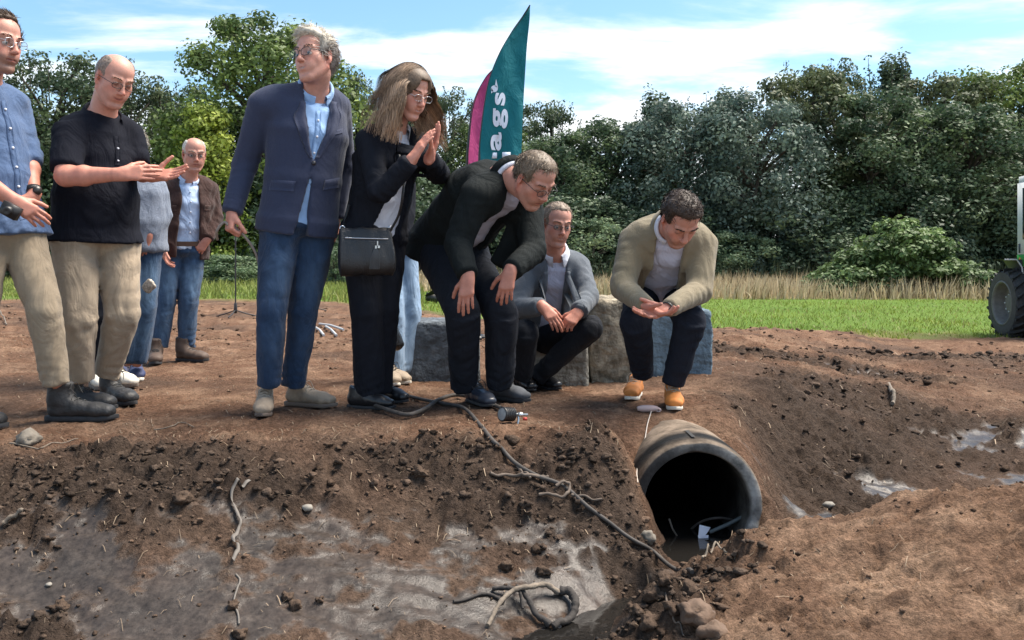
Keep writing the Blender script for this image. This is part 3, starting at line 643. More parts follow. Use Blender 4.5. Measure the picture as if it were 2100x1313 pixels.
def folds(amp, sc=9.0, seed=0, stretch=(1, 1, .45), fine=.45):
    """soft drapery: warped waves, sharper ridges than hollows"""
    r = np.random.default_rng(seed); ph = r.uniform(0, 6.28, 8); st = np.array(stretch)
    D = r.normal(0, 1, (4, 3)); D /= np.linalg.norm(D, axis=1)[:, None]
    def f(q):
        q = q*st*sc; w = np.sin(q[:, [1, 2, 0]]*.6+ph[:3])*1.1+np.sin(q[:, [2, 0, 1]]*1.5+ph[3:6])*.5; q = q+w
        a = (np.sin(q@D[0]+ph[0])+.7*np.sin(q@D[1]*1.6+ph[1])); b = np.sin(q@D[2]*2.7+ph[2])+.6*np.sin(q@D[3]*4.1+ph[6])
        return amp*((1-np.abs(a))*.75+fine*(.75-np.abs(b)))
    return f
def to_obj(name, V, F, m, base, parent, col=None):
    return obj(name, mesh_np(name, V-base, F, m, True, col), parent)

# ------------------------------------------------------------------ figures
M_SKIN = mat('skin', vcol=True, rough=.52, sss=.12, nscale=60, namp=.10, bump=.12, bscale=260, spec=.45)
M_HAIR = mat('hair', vcol=True, rough=.55, spec=.35)
M_EYE = mat('eye', vcol=True, rough=.15)
def fabric(name, col, bump=.35, bscale=420, namp=.12, nscale=25, rough=.85, sheen=.15, crease=.42, cscale=8, **k):
    m = mat(name, col, rough, nscale=nscale, namp=namp, bump=bump, bscale=bscale, sheen=sheen, spec=.15, **k)
    nt = m.node_tree; b = nt.nodes['Principled BSDF']; L = nt.links.new; first = b.inputs['Normal'].links[0].from_node
    t = nt.nodes.new('ShaderNodeTexCoord'); mp_ = nt.nodes.new('ShaderNodeMapping'); L(t.outputs['Object'], mp_.inputs[0]); mp_.inputs['Scale'].default_value = (1, 1, .6)
    n = nt.nodes.new('ShaderNodeTexNoise'); L(mp_.outputs[0], n.inputs['Vector']); n.inputs['Scale'].default_value = cscale; n.inputs['Detail'].default_value = 3.5; n.inputs['Roughness'].default_value = .55; n.inputs['Distortion'].default_value = .9
    s = nt.nodes.new('ShaderNodeMath'); s.operation = 'SUBTRACT'; L(n.outputs[0], s.inputs[0]); s.inputs[1].default_value = .5
    ab = nt.nodes.new('ShaderNodeMath'); ab.operation = 'ABSOLUTE'; L(s.outputs[0], ab.inputs[0])
    bp = nt.nodes.new('ShaderNodeBump'); L(n.outputs[0], bp.inputs['Height']); bp.inputs['Strength'].default_value = crease; bp.inputs['Distance'].default_value = .075
    L(bp.outputs[0], first.inputs['Normal']); return m
M_GLASSF = mat('spectacle_frame', (.02, .018, .016), .35)
def lensmat():
    m = bpy.data.materials.new('spectacle_lens'); m.use_nodes = True; nt = m.node_tree; nt.nodes.clear()
    t = nt.nodes.new('ShaderNodeBsdfTransparent'); t.inputs[0].default_value = (.9, .92, .93, 1); g = nt.nodes.new('ShaderNodeBsdfGlossy'); g.inputs['Roughness'].default_value = .03
    x = nt.nodes.new('ShaderNodeMixShader'); x.inputs[0].default_value = .05; o = nt.nodes.new('ShaderNodeOutputMaterial')
    nt.links.new(t.outputs[0], x.inputs[1]); nt.links.new(g.outputs[0], x.inputs[2]); nt.links.new(x.outputs[0], o.inputs[0]); return m
M_LENS = lensmat()
M_STEEL = mat('brushed_steel', (.55, .56, .58), .3, metal=1.0)
M_BLACKLEATHER = mat('black_leather', (.012, .012, .013), .38, bump=.35, bscale=180, spec=.5)

def head_matrix(yaw, pitch, roll):
    y, p, r = [math.radians(a) for a in (yaw, pitch, roll)]
    f = np.array([math.sin(y)*math.cos(p), -math.cos(y)*math.cos(p), -math.sin(p)])
    side = nrm(np.cross(f, [0, 0, 1])); up = np.cross(side, f)
    s2 = side*math.cos(r)+up*math.sin(r); u2 = np.cross(s2, f)
    return np.stack([s2, f, u2], 1)      # columns: side, forward, up
def hand_sdf(S, wrist, fdir, palm, thumb, curl=.3, spread=.12, scale=1.0, curls=None, thumb_out=.6, thumb_curl=.3):
    """palm of four metacarpals, four fingers of three bones, a thumb from the side of the palm. thumb: world direction towards the thumb side"""
    f = nrm(fdir); n = nrm(np.asarray(palm)-f*np.dot(palm, f)); t = np.cross(f, n)
    if np.dot(t, thumb) < 0: t = -t
    s = scale; w = np.asarray(wrist, float)
    S.econe(w-f*.02*s, w+f*.025*s, (.029*s, .020*s), (.032*s, .019*s), t, .012)
    # order: index, middle, ring, little
    lat = [.027, .009, -.010, -.027]; mc = [.088, .092, .086, .078]; ln = [(.042, .025, .021), (.046, .029, .022), (.042, .027, .021), (.033, .021, .019)]; rd = [.0092, .0094, .0088, .0078]
    for i in range(4):
        kn = w+f*mc[i]*s+t*lat[i]*s-n*.002*s
        S.econe(w+t*lat[i]*.55*s+f*.012*s, kn, (.0145*s, .0150*s), (.0120*s, .0125*s), t, .014*s)
        c = (curls[i] if curls else curl); a = 0; p = kn; side = spread*(1.5-i)*.55
        for j, l in enumerate(ln[i]):
            a += c*(1.0 if j == 0 else 1.15 if j == 1 else .8)
            d = nrm((f*math.cos(side)+t*math.sin(side))*math.cos(a)+n*math.sin(a))
            q = p+d*l*s; r0 = rd[i]*s*(1-.07*j); S.econe(p, q, r0, r0*.92, t, .0035, .95); p = q
    b = w+f*.022*s+t*.022*s+n*.006*s
    d1 = nrm(f*.75+t*thumb_out+n*.35); k1 = b+d1*.045*s
    S.econe(b-d1*.012*s, k1, .0155*s, .0125*s, t, .014*s)
    d2 = nrm(f*.9+t*thumb_out*(1-thumb_curl*1.3)+n*(.25+thumb_curl)); k2 = k1+d2*.034*s; S.econe(k1, k2, .0108*s, .0098*s, t, .005)
    d3 = nrm(f*.95+t*thumb_out*(1-thumb_curl*2)+n*(.15+thumb_curl*1.4)); S.econe(k2, k2+d3*.026*s, .0098*s, .0082*s, t, .004)

def build_head(S, c, R, hs, chubby=1.0, smile=0.0):
    def L(x, y, z): return c+R@(np.array([x, y, z])*hs)
    w = chubby; e = lambda p, r, k=.02, op='+', RR=None: S.ell(L(*p), np.asarray(r)*hs, R if RR is None else RR, k, op)
    e((0, -.018, .034), (.0755, .097, .086)); e((0, .012, .058), (.068, .075, .062), .03)
    e((0, .028, -.035), (.060*w, .060, .083), .03)
    for s in (-1, 1):
        S.econe(L(s*.056*w, -.002, -.045), L(s*.022, .062, -.104), .018*hs*w, .017*hs, R[:, 0], .028)
        e((s*.042*w, .050, -.018), (.024, .024, .024), .03)
        e((s*.030, .072, -.050), (.018*w, .016, .022), .02)
        e((s*.033, .099, .010), (.0195, .019, .0135), .010, '-')
        e((s*.033, .076, .009), (.0150, .0140, .0135), .004)      # lid over the eyeball
        S.econe(L(s*.014, .0905, .030), L(s*.050, .074, .032), .0088*hs, .0075*hs, R[:, 0], .014)
        # ear: rim, bowl and lobe
        eR = R@np.array(Matrix.Rotation(s*math.radians(-20), 3, 'Z'))
        S.ell(L(s*.079, -.010, .004), np.array((.0085, .019, .031))*hs, eR, .006)
        S.ell(L(s*.088, -.004, .006), np.array((.006, .010, .019))*hs, eR, .004, '-')
        e((s*.076, -.002, -.026), (.008, .010, .011), .006)
        e((s*.0105, .101, -.033), (.0090, .0100, .0075), .008)
        e((s*.0075, .1035, -.0405), (.0035, .005, .004), .002, '-')
    e((0, .068, -.104), (.022, .018, .019), .022)
    S.econe(L(0, .088, .022), L(0, .1105, -.026), .0080*hs, .0110*hs, R[:, 0], .010)
    e((0, .1115, -.029), (.0115, .0110, .0095), .008)
    e((0, .074, -.060), (.030, .016, .022), .02)
    for zz, r, fw in ((-.0590, .0042, .0885), (-.0700, .0050, .0880)):
        S.chain([L(-.024, fw-.012, zz+.004*smile), L(0, fw, zz), L(.024, fw-.012, zz+.004*smile)], [.0035*hs, r*hs, .0035*hs], R[:, 0], .006)
    S.chain([L(-.029, .081, -.0640+.010*smile), L(0, .0955, -.0650), L(.029, .081, -.0640+.010*smile)], [.0018*hs, .0026*hs, .0018*hs], R[:, 0], .003, op='-')
    e((0, .0885, -.0865), (.020, .008, .006), .012, '-')
def head_colors(V, c, R, hs, tone, lipc=None, stubble=0, sc_=(.10, .08, .07), blush=.5, smile=0.0):
    q = ((V-c)@R)/hs; x, y, z = np.abs(q[:, 0]), q[:, 1], q[:, 2]
    col = np.tile(np.asarray(tone, float), (len(V), 1))
    def mixin(cc, m): col[:] = col*(1-m[:, None])+np.asarray(cc)*m[:, None]
    red = np.array(tone)*[1.08, .74, .70]
    mixin(red, blush*np.exp(-(((x-.045)/.02)**2+((z+.022)/.022)**2))*(y > .03))
    mixin(red, blush*np.exp(-((x/.014)**2+((z+.028)/.018)**2))*(y > .09))
    mixin(red*.95, .75*np.exp(-(((x-.08)/.014)**2+((y+.005)/.03)**2)))
    mixin(np.array(tone)*.62, .40*np.exp(-(((x-.032)/.022)**2+((z-.006)/.011)**2))*(y > .055))
    if stubble: mixin(sc_, stubble*sstep(-z, .040, .058)*sstep(y, -.01, .03)*(1-np.exp(-((x/.022)**2+((z+.065)/.009)**2)))*(z > -.15))
    lip = np.asarray(lipc if lipc is not None else np.array(tone)*[.86, .52, .50])
    mixin(lip, .85*np.exp(-((x/.021)**4+((z+.0645-9*smile*x*x)/.0075)**4))*(y > .075))
    mixin(np.array([.09, .03, .028]), .9*np.exp(-((x/.022)**4+((z+.0642-9*smile*x*x)/.0030)**2))*(y > .075))
    if smile > 1: mixin(np.array([.46, .38, .33]), .7*np.exp(-((x/.015)**4+((z+.0650-9*smile*x*x)/.0030)**4))*(y > .075))
    mixin(np.array([.05, .03, .025]), .75*np.exp(-(((x-.033)/.014)**4+((z-.0035)/.0028)**2))*(y > .075))   # lash line
    return col
def strands(roots, dirs, length, width, nseg, cols, grav=0.0, curl=0.0, cfreq=30, lift=None):
    n = len(roots); p = roots.copy(); d = dirs.copy(); V = []; seg = length/nseg
    side = np.cross(d, rng.normal(0, 1, (n, 3))); side /= np.linalg.norm(side, axis=1)[:, None]+1e-9
    ph = rng.uniform(0, 6.28, n); o2 = np.cross(d, side)
    for j in range(nseg+1):
        w = width*(1-.75*(j/nseg)**2); off = curl*(np.sin(ph+cfreq*j/nseg)[:, None]*o2)*(j/nseg)
        V.append(p+off-side*w[:, None]*.5); V.append(p+off+side*w[:, None]*.5)
        d = d+np.array([0, 0, -grav]); d /= np.linalg.norm(d, axis=1)[:, None]; p = p+d*seg[:, None]
    V = np.stack(V, 1); m = 2*(nseg+1); o = np.arange(n)[:, None]*m
    F = np.concatenate([o+[[2*j, 2*j+1, 2*j+3, 2*j+2]] for j in range(nseg)])
    return V.reshape(-1, 3), F, np.repeat(cols, m, 0)
def build_hair(root, base, c, R, hs, spec):
    """close cap of hair over the skull plus short strands; spec: col, line (front hair line height), thick, len, comb, bald"""
    def L(x, y, z): return c+R@(np.array([x, y, z])*hs)
    th = spec.get('thick', .012); S = SDF(); line = spec.get('line', .062)
    S.ell(L(0, -.018, .036), np.array((.0755+th, .097+th, .086+th*1.1))*hs, R)
    S.ell(L(0, .010, .060), np.array((.068+th, .072+th, .062+th*1.2))*hs, R, .03)
    if spec.get('quiff'): S.ell(L(0, .050, .108), np.array((.052, .045, .030))*hs, R, .03)
    lo, hi = c-.3, c+.3
    up, fw, sd = R[:, 2], R[:, 1], R[:, 0]
    S.planes([(L(0, 0, line), up*1.0-fw*.35), (L(0, .045, 0), -fw+up*.0)], lo, hi, .02)           # face
    S.planes([(L(0, 0, .000), up), (L(0, -.030, 0), -fw)], lo, hi, .02)                             # below the temples, in front of the ears
    S.planes([(L(0, 0, -.055), up), (L(0, -.2, 0), -fw)], lo, hi, .02)                              # nape
    for s in (-1, 1): S.ell(L(s*.088, .002, -.002), np.array((.022, .026, .040))*hs, R, .008, '-')
    b = spec.get('bald', 0)
    if b:
        S.ell(L(0, .035, .135), np.array((.050*b, .090, .075))*hs, R, .02, '-'); S.ell(L(0, -.02, .145), np.array((.046*b, .08, .07))*hs, R, .02, '-')
    V, F = S.mesh(.0058, folds(.003, 60, 5, (1, 1, .5)))
    n = len(V); hc = np.asarray(spec['col'], float); hc2 = np.asarray(spec.get('col2', hc*.6), float)
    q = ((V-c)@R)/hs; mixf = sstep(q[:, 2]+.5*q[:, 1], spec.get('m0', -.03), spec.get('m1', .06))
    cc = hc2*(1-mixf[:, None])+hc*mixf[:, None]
    mb = [V, F, cc*(.6+.5*rng.random((n, 1)))]
    ns = spec.get('n', 2600); k = rng.integers(0, n, ns); nn = V[k]-L(0, -.015, .03); nn /= np.linalg.norm(nn, axis=1)[:, None]
    comb = np.asarray(spec.get('comb', (0, -.6, -.5))); cw = R@comb
    d = cw+rng.normal(0, .28, (ns, 3)); tang = d-nn*(d*nn).sum(1)[:, None]; tang /= np.linalg.norm(tang, axis=1)[:, None]+1e-6; tang = tang+nn*spec.get('lift', .35)*.55; tang /= np.linalg.norm(tang, axis=1)[:, None]
    SV, SF, SC = strands(V[k]-nn*.002, tang, spec.get('len', .03)*rng.uniform(.5, 1.2, ns), np.full(ns, .0030), 2, cc[k]*rng.uniform(.55, 1.5, (ns, 1)), grav=.10)
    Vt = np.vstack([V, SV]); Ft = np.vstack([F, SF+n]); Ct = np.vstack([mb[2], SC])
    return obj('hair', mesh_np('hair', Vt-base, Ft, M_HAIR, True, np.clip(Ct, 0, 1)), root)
def build_face_bits(root, base, c, R, hs, sp):
    def L(x, y, z): return c+R@(np.array([x, y, z])*hs)
    bc = np.asarray(sp.get('brow', (.05, .035, .025)))
    for s in (-1, 1):
        n = 60; t = rng.random(n); r0 = np.array([L(s*(.013+.038*a), .0985-.018*a*a, .0310+.004*math.sin(a*2.8)+rng.normal(0, .0015)) for a in t])
        d = np.tile(R@np.array([s*.8, .25, .25]), (n, 1))+rng.normal(0, .15, (n, 3)); d /= np.linalg.norm(d, axis=1)[:, None]
        SV, SF, SC = strands(r0, d, np.full(n, .011), np.full(n, .0024), 2, np.tile(bc, (n, 1))*rng.uniform(.7, 1.3, (n, 1)))
        obj('eyebrow', mesh_np('eyebrow', SV-base, SF, M_HAIR, True, SC), root)
        if sp.get('open', .6) > 0:
            V, F = ICO[3]; v = V*.0129*hs; vv = v@R.T
            g = nrm(R@np.array([.12*sp.get('gaze', 0), 1, -.15])); ca = (V@R.T)@g
            col = np.where((ca > .985)[:, None], (.005, .005, .005), np.where((ca > .90)[:, None], sp.get('iris', (.07, .09, .10)), (.40, .36, .34)))
            obj('eye', mesh_np('eye', vv+L(s*.033, .0778, .0025)-base, F, M_EYE, True, col), root)
    gl = sp.get('glasses')
    if gl:
        rx, rz, tr = gl.get('rx', .0255), gl.get('rz', .0175)*.9, gl.get('tr', .0019)*.72; gm = gl.get('mat', M_GLASSF); b = MB(); drop = gl.get('drop', 0)
        for s in (-1, 1):
            a = np.linspace(0, 2*np.pi, 25)
            p = np.array([L(s*.034+rx*np.sign(np.cos(q))*abs(np.cos(q))**.8, .1075-.10*(abs(.034+s*0+rx*np.cos(q)*1)-.03)**2*2, .004-drop+rz*np.sign(np.sin(q))*abs(np.sin(q))**.8) for q in a])
            if gl.get('rimless'): half = p[:13]; b.tube(half, tr*hs, 6)
            else: b.tube(p, tr*hs, 6, cap=False)
            b.tube([L(s*(.034+rx), .106, .010-drop), L(s*.074, .085, .012-drop), L(s*.083, .0, .012), L(s*.080, -.022, .004)], tr*hs, 6)
        b.tube([L(-.0085, .108, .008-drop), L(0, .1125, .011-drop), L(.0085, .108, .008-drop)], tr*hs, 6)
        g = b.build('glasses', gm, root, base)
        for s in (-1, 1):
            lb = MB(); a = np.linspace(0, 2*np.pi, 17)[:-1]; ring = [L(s*.034+rx*.97*np.cos(q), .1072, .004-drop+rz*.97*np.sin(q)) for q in a]
            lb.add(np.vstack([ring, [L(s*.034, .1085, .004-drop)]]), [[i, (i+1) % 16, 16] for i in range(16)]); lb.build('lens', M_LENS, g, base)

def shoe(root, base, heel, toe, kind, mats, hgt=.0, lace=(.3, .27, .22)):
    """heel, toe: ground points. kinds: boot, sneaker, dress"""
    heel = np.asarray(heel, float); toe = np.asarray(toe, float); f = nrm(toe-heel); Ln = np.linalg.norm(toe-heel); up = np.array([0, 0, 1.]); sd = nrm(np.cross(f, up)); up = np.cross(sd, f)
    def L(a, u, s=0): return heel+f*a*Ln+up*u+sd*s
    st = {'boot': .020, 'sneaker': .017, 'dress': .012, 'trainer': .020}[kind]
    w = {'boot': 1.12, 'sneaker': 1.0, 'dress': .95, 'trainer': 1.0}[kind]
    S = SDF()
    S.chain([L(.12, st+.028), L(.42, st+.030), L(.72, st+.026), L(.88, st+.020)], [(.035*w, .030), (.038*w, .034), (.045*w, .031), (.038*w, .024)], sd, .02, .9)
    S.econe(L(.16, st+.03), L(.20, st+.085), (.034*w, .040), (.036*w, .046), sd, .025)
    S.econe(L(.26, st+.07), L(.62, st+.034), (.028*w, .024), (.034*w, .022), sd, .03)
    if kind == 'boot': S.econe(L(.18, st+.07), L(.20, st+.155), (.047, .055), (.050, .060), sd, .03, .35); S.econe(L(.70, st+.03), L(.86, st+.026), (.046, .034), (.040, .028), sd, .02)
    else: S.ell(L(.22, st+.115), (.036, .040, .030), np.stack([sd, f, up], 1), .012, '-')
    S.planes([(L(0, st-.008), up)], heel-.4, heel+.4, .003, '-')
    V, F = S.mesh(.0068, folds(.0022, 28, 3, (1, 1, 1)))
    o = to_obj('shoe' if kind != 'boot' else 'boot', V, F, mats[0], base, root)
    b = MB(); q = np.linspace(0, 1, 15); hw = np.interp(q, [0, .08, .3, .45, .72, .9, .97, 1], [.018, .033, .036, .035, .044, .034, .019, .006])*w*.93
    lo_ = [L(a, 0, s*h) for s, rev in ((1, 0), (-1, 1)) for a, h in (zip(q, hw) if not rev else zip(q[::-1], hw[::-1]))]
    n = len(lo_); rings = []
    for u, g in ((0.0, .94), (.004, 1.02), (st*.55, 1.03), (st-.002, 1.02), (st+.004, .9)):
        rings.append(np.array([L(a, u+(.012*max(0, a-.8)/.2 if u < .01 else .006*max(0, a-.8)/.2), s*h*g) for s, rev in ((1, 0), (-1, 1)) for a, h in (zip(q, hw) if not rev else zip(q[::-1], hw[::-1]))]))
    V = np.concatenate(rings); Fq = [[r*n+i, r*n+(i+1) % n, (r+1)*n+(i+1) % n, (r+1)*n+i] for r in range(4) for i in range(n)]
    b.add(V, Fq); nr_ = 4*n
    b.add(rings[0], [[i, i+1, n-2-i, n-1-i] for i in range(n//2-1)]); b.add(rings[-1], [[i, i+1, n-2-i, n-1-i] for i in range(n//2-1)])
    b.build('sole', mats[1], o, base, True)
    lb = MB()
    top = [(.60, .050), (.52, .060), (.44, .070), (.36, .084)]
    if kind == 'boot': top += [(.33, .105), (.33, .128)]
    for i, (a, u) in enumerate(top):
        w_ = .026; dz = .012 if kind == 'dress' else .013
        for sg in (-1, 1):
            lb.tube(spline([L(a-.01, st+u-.006+dz, -w_*sg), L(a+.012, st+u+.004+dz, 0), L(a+.03, st+u-.014+dz, w_*sg)], 3), .0022, 5)
    a, u = top[-1]; u += .008
    for sg in (-1, 1): lb.tube(spline([L(a, st+u+.006, 0), L(a+.05, st+u+.02, sg*.022), L(a+.07, st+u-.004, sg*.040), L(a+.13, st+u-.03, sg*.03)], 4), .0020, 5)
    lb.build('laces', mats[2], o, base)
    return o
def foot_from(ank_px, toe_px, ln):
    """ground points for heel and toe from photo pixels; true length kept"""
    t = onG(*toe_px); h = onG(*ank_px); f = h-t; f[2] = 0; f = nrm(f); hh = t+f*ln; z = (t[2]+gz(hh[0], hh[1]))/2+.002
    t[2] = z; hh[2] = z; return hh, t

class Person:
    def __init__(s, label, J, tone, base_px=None, cat='person', hs=1.0, build=1.0, lod=1.0):
        s.lod = lod
        s.J = {k: (P(*v) if len(v) == 3 else np.asarray(v)) for k, v in J.items()}; J = s.J; s.b = build; s.tone = np.asarray(tone); s.hs = hs
        an = (J['anA']+J['anB'])/2; s.base = np.array([an[0], an[1], gz(an[0], an[1])])
        s.root = empty('person', s.base, label, cat)
        s.U = nrm(J['shB']-J['shA']); s.Up = nrm(J['hipB']-J['hipA']); s.W = nrm(J['nb']-J['pl']); s.Fw = nrm(np.cross(s.U, nrm(J['nb']-J['ch']))); s.Fp = nrm(np.cross(s.Up, nrm(J['ch']-J['pl'])))
    def torso(s, S, off=0.0, hem=.10, waist=.0, belly=.0, k=.026, hemw=0.0, top=True, chest=0.0, wr=None, hemdir=None):
        J, b = s.J, s.b; pl, ch, nb = J['pl'], J['ch'], J['nb']; wa = lerp(pl, ch, .48)+s.Fw*.005
        dn = nrm(pl-wa) if hemdir is None else nrm(hemdir)
        R = lambda u, v: ((u*b+off), (v*b+off))
        hm = pl+dn*hem
        S.econe(hm, pl, R(.168+hemw, .118+hemw), R(.165+hemw*.6, .118+hemw*.6), s.Up, k, .12, wr=wr)
        S.econe(pl, wa, R(.163+hemw*.5, .116+hemw*.5), R(.150+waist, .112+waist), lerp(s.Up, s.U, .3), k, .5, wr=wr)
        S.econe(wa, ch, R(.150+waist, .112+waist), R(.168+chest, .120+chest), lerp(s.Up, s.U, .7), k, .5, wr=wr)
        if belly: S.ell(lerp(pl, ch, .35)+s.Fw*(.045*b), np.array((.125, .105, .15))*b+belly+off, np.stack([s.U, s.Fw, s.W], 1), .05)
        if off > 0: S.planes([(hm, -dn)], hm-.5, hm+.5, .006)
        uc = lerp(ch, nb, .55)
        S.econe(ch, uc, R(.168+chest, .120+chest), R(.150, .095), s.U, k, .5)
        if top:
            a, c = lerp(J['shA'], J['shB'], .07), lerp(J['shA'], J['shB'], .93); m = (a+c)/2; m2 = lerp(m, nb, .35)
            r = .058*b+off
            S.econe(a, m2, r*.95, r*1.12, s.Fw, k); S.econe(m2, c, r*1.12, r*.95, s.Fw, k)
            for q in (a, c): S.econe(lerp(nb, m2, .3)+(q-m)*.16, lerp(nb, q, .72), .042*b+off, .042*b+off, s.Fw, k)
            for q in (a, c): S.econe(lerp(q, m, .12), lerp(lerp(q, m, .35), ch, .9), (.07*b+off, .075*b+off), (.075*b+off, .08*b+off), s.U, k)
        return S
    def sleeve(s, S, side, r=(.070, .058, .046), to=1.0, k=.020, wr=True, seed=0):
        J = s.J; a, e, w = J['sh'+side], J['el'+side], J['wr'+side]; b = s.b
        w1 = [(.006, .060, .85, .30, seed), (.004, .045, .15, .25, seed+2)] if wr else None; w2 = [(.006, .045, .12, .28, seed+1), (.004, .040, .85, .22, seed+3)] if wr else None
        if to <= 1.0 and to > .5 or to > 1: pass
        if to <= .5:
            S.econe(a, lerp(a, e, to*2), r[0]*b, lerp(r[0], r[1], to*2)*b*1.02, (.3, .8, .2), k, .25, wr=w1); return S
        S.econe(a, e, r[0]*b, r[1]*b, (.3, .8, .2), k, wr=w1)
        t = (to-.5)*2; S.econe(e, lerp(e, w, t), r[1]*b, lerp(r[1], r[2], t)*b, (.3, .8, .2), .022, .15, wr=w2); return S
    def trousers(s, name, m, r=(.100, .080, .068), off=.012, hi=.08, rise=.07, seed=0, cuff=.92, h=.0085, amp=.0045, seat=0.0, stack=.006, dye=None):
        J, b = s.J, s.b; S = SDF(); pl = J['pl']; up = nrm(lerp(pl, J['ch'], .48)-pl)
        S.econe(pl-up*.02, pl+up*hi*.45, (.158*b+off+seat, .112*b+off+seat), (.136*b+off, .094*b+off), s.Up, .04, .15)
        for i, q in enumerate('AB'):
            hp, kn, an = J['hip'+q], J['kn'+q], J['an'+q]; en = lerp(kn, an, cuff)
            S.econe(lerp(hp, pl, .2)+up*.02, hp, .098*b+off, r[0]*b, s.Up, .05)
            S.econe(hp, kn, r[0]*b, r[1]*b, (1, .1, 0), .016, wr=[(.0035, .075, .90, .30, seed+i), (.006, .08, .08, .25, seed+3+i)])
            S.econe(kn, en, r[1]*b, r[2]*b, (1, .1, 0), .009, .12, wr=[(.0035, .055, .06, .30, seed+i+1), (stack, .045, .95, .30, seed+i+5)])
        V, F = S.mesh(h*1.34*s.lod, folds(amp*1.0, 20, seed+11, fine=.6)); 
        col = None
        if dye is not None:      # worn denim: pale thigh fronts and shins, dark inner seams
            f = np.zeros(len(V)); sm_ = np.zeros(len(V))
            for q in 'AB':
                for a, e, t0, w in ((J['hip'+q], J['kn'+q], .55, .38), (J['kn'+q], J['an'+q], .35, .35)):
                    ax_ = e-a; L_ = np.linalg.norm(ax_); ax_ = ax_/L_; r_ = V-a; t = r_@ax_/L_; rad = r_-np.outer(r_@ax_, ax_); nr_ = np.linalg.norm(rad, axis=1); near = (nr_ < .13) & (t > -.1) & (t < 1.05)
                    fr = (rad@s.Fp)/(nr_+1e-6); f = np.maximum(f, near*np.clip(fr, 0, 1)**2*np.exp(-((t-t0)/w)**2)*(1 if t0 > .5 else .5))
            z = vnoise(V[:, 0]*60, V[:, 2]*22, 3); f = np.clip(f*(.7+.6*z), 0, 1)
            col = np.asarray(dye)*(.72+.25*z[:, None])*(1-f[:, None])+np.asarray(dye)*np.array([2.7, 2.25, 1.85])*f[:, None]
        o = to_obj(name, V, F, m, s.base, s.root, col); s.tr = (V, F); return o
    def cloth(s, name, S, m, h=.0085, amp=.004, sc=8, seed=0, col=None, stretch=(1, 1, .45), parent=None):
        V, F = S.mesh(h*1.34*s.lod, folds(amp*1.0, sc*2.6, seed, stretch, .7) if amp else None); o = to_obj(name, V, F, m, s.base, parent or s.root); s.last = (V, F); o_b = BVHTree.FromPolygons(V.tolist(), F.tolist()); s.bvh = o_b; return o
    def front(s, u, w, fwd=.45, frame=None):
        """point on the front of the last cloth: u metres sideways, w metres up from chest"""
        Cc, U, W, Fv = frame or (s.J['ch'], s.U, nrm(s.J['nb']-s.J['ch']), s.Fw)
        o = Vector(Cc+U*u+W*w+Fv*fwd); h = s.bvh.ray_cast(o, Vector(-Fv), 1.0)
        return np.array(h[0]) if h[0] is not None else np.array(Cc+U*u+W*w+Fv*.1)
    def strip(s, name, e0, e1, m, n=14, mm=4, th=.005, parent=None, frame=None, lift=.002):
        """thin panel lying on the cloth between two edge lines given as (u, w) points"""
        Fv = (frame or (0, 0, 0, s.Fw))[3]
        def samp(e, t):
            e = np.asarray(e, float); q = np.linspace(0, 1, len(e)); return np.array([np.interp(t, q, e[:, 0]), np.interp(t, q, e[:, 1])])
        top = []; bot = []
        for i in range(n+1):
            for j in range(mm+1):
                a = lerp(samp(e0, i/n), samp(e1, i/n), j/mm); p = s.front(a[0], a[1], frame=frame); ed = min(i, n-i, j, mm-j) == 0
                top.append(p+Fv*(lift+(th*.55 if ed else th))); bot.append(p-Fv*.004)
        N = len(top); k = mm+1; V = np.array(top+bot); F = []
        for i in range(n):
            for j in range(mm): a = i*k+j; F.append([a, a+1, a+k+1, a+k]); F.append([N+a, N+a+k, N+a+k+1, N+a+1])
        for i in range(n):
            for j in (0, mm): a = i*k+j; F.append([a, a+k, N+a+k, N+a])
        for j in range(mm):
            for i in (0, n): a = i*k+j; F.append([a, a+1, N+a+1, N+a])
        return to_obj(name, V, np.array(F), m, s.base, parent or s.root)
    def button(s, u, w, m, r=.009, parent=None, frame=None):
        p = s.front(u, w, frame=frame); Fv = (frame or (0, 0, 0, s.Fw))[3]; b = MB(); b.lathe([(0, .010), (r*.8, .010), (r, .006), (r, -.004)], p, Fv, 10); return b.build('button', m, parent or s.root, s.base)
    def collar(s, m, rad=.064, hgt=.040, gap=28, point=.045, drop=.0, thick=.012, name='collar', parent=None, tilt=0.0, ax=None, rv=None):
        """turned-down shirt collar round the neck, points at the front"""
        J = s.J; nb = J['nb']; a = nrm((J['hd']-s.R[:, 2]*.07-s.R[:, 1]*.02)-nb) if ax is None else nrm(ax); f = nrm(s.Fw-a*np.dot(s.Fw, a)); f = nrm(f+a*tilt); sd = np.cross(a, f); c = nb+a*drop+f*.004
        n = 32; th = np.radians(np.linspace(gap, 360-gap, n)); rings = []
        rv = rv or rad*1.02
        for (dr, z, pt) in ((.000, -.020, 0), (.000, hgt*.9, 0), (.005, hgt, 0), (thick*.9, hgt*.85, 0), (thick+.010, -.004, 1), (thick+.005, -.006, 1), (thick*.5, hgt*.5, 0)):
            r = []
            for t in th:
                e = max(0, math.cos(t)); fr = e**3*pt
                r.append(c+(f*math.cos(t)*(rv+dr+fr*.012)+sd*math.sin(t)*(rad+dr))+a*(z-fr*point+.016*(1-math.cos(t))*.5))
            rings.append(r)
        V = np.concatenate(rings); m_ = len(rings); F = [[r*n+i, r*n+i+1, (r+1)*n+i+1, (r+1)*n+i] for r in range(m_-1) for i in range(n-1)]
        return to_obj(name, V, np.array(F), m, s.base, parent or s.root)
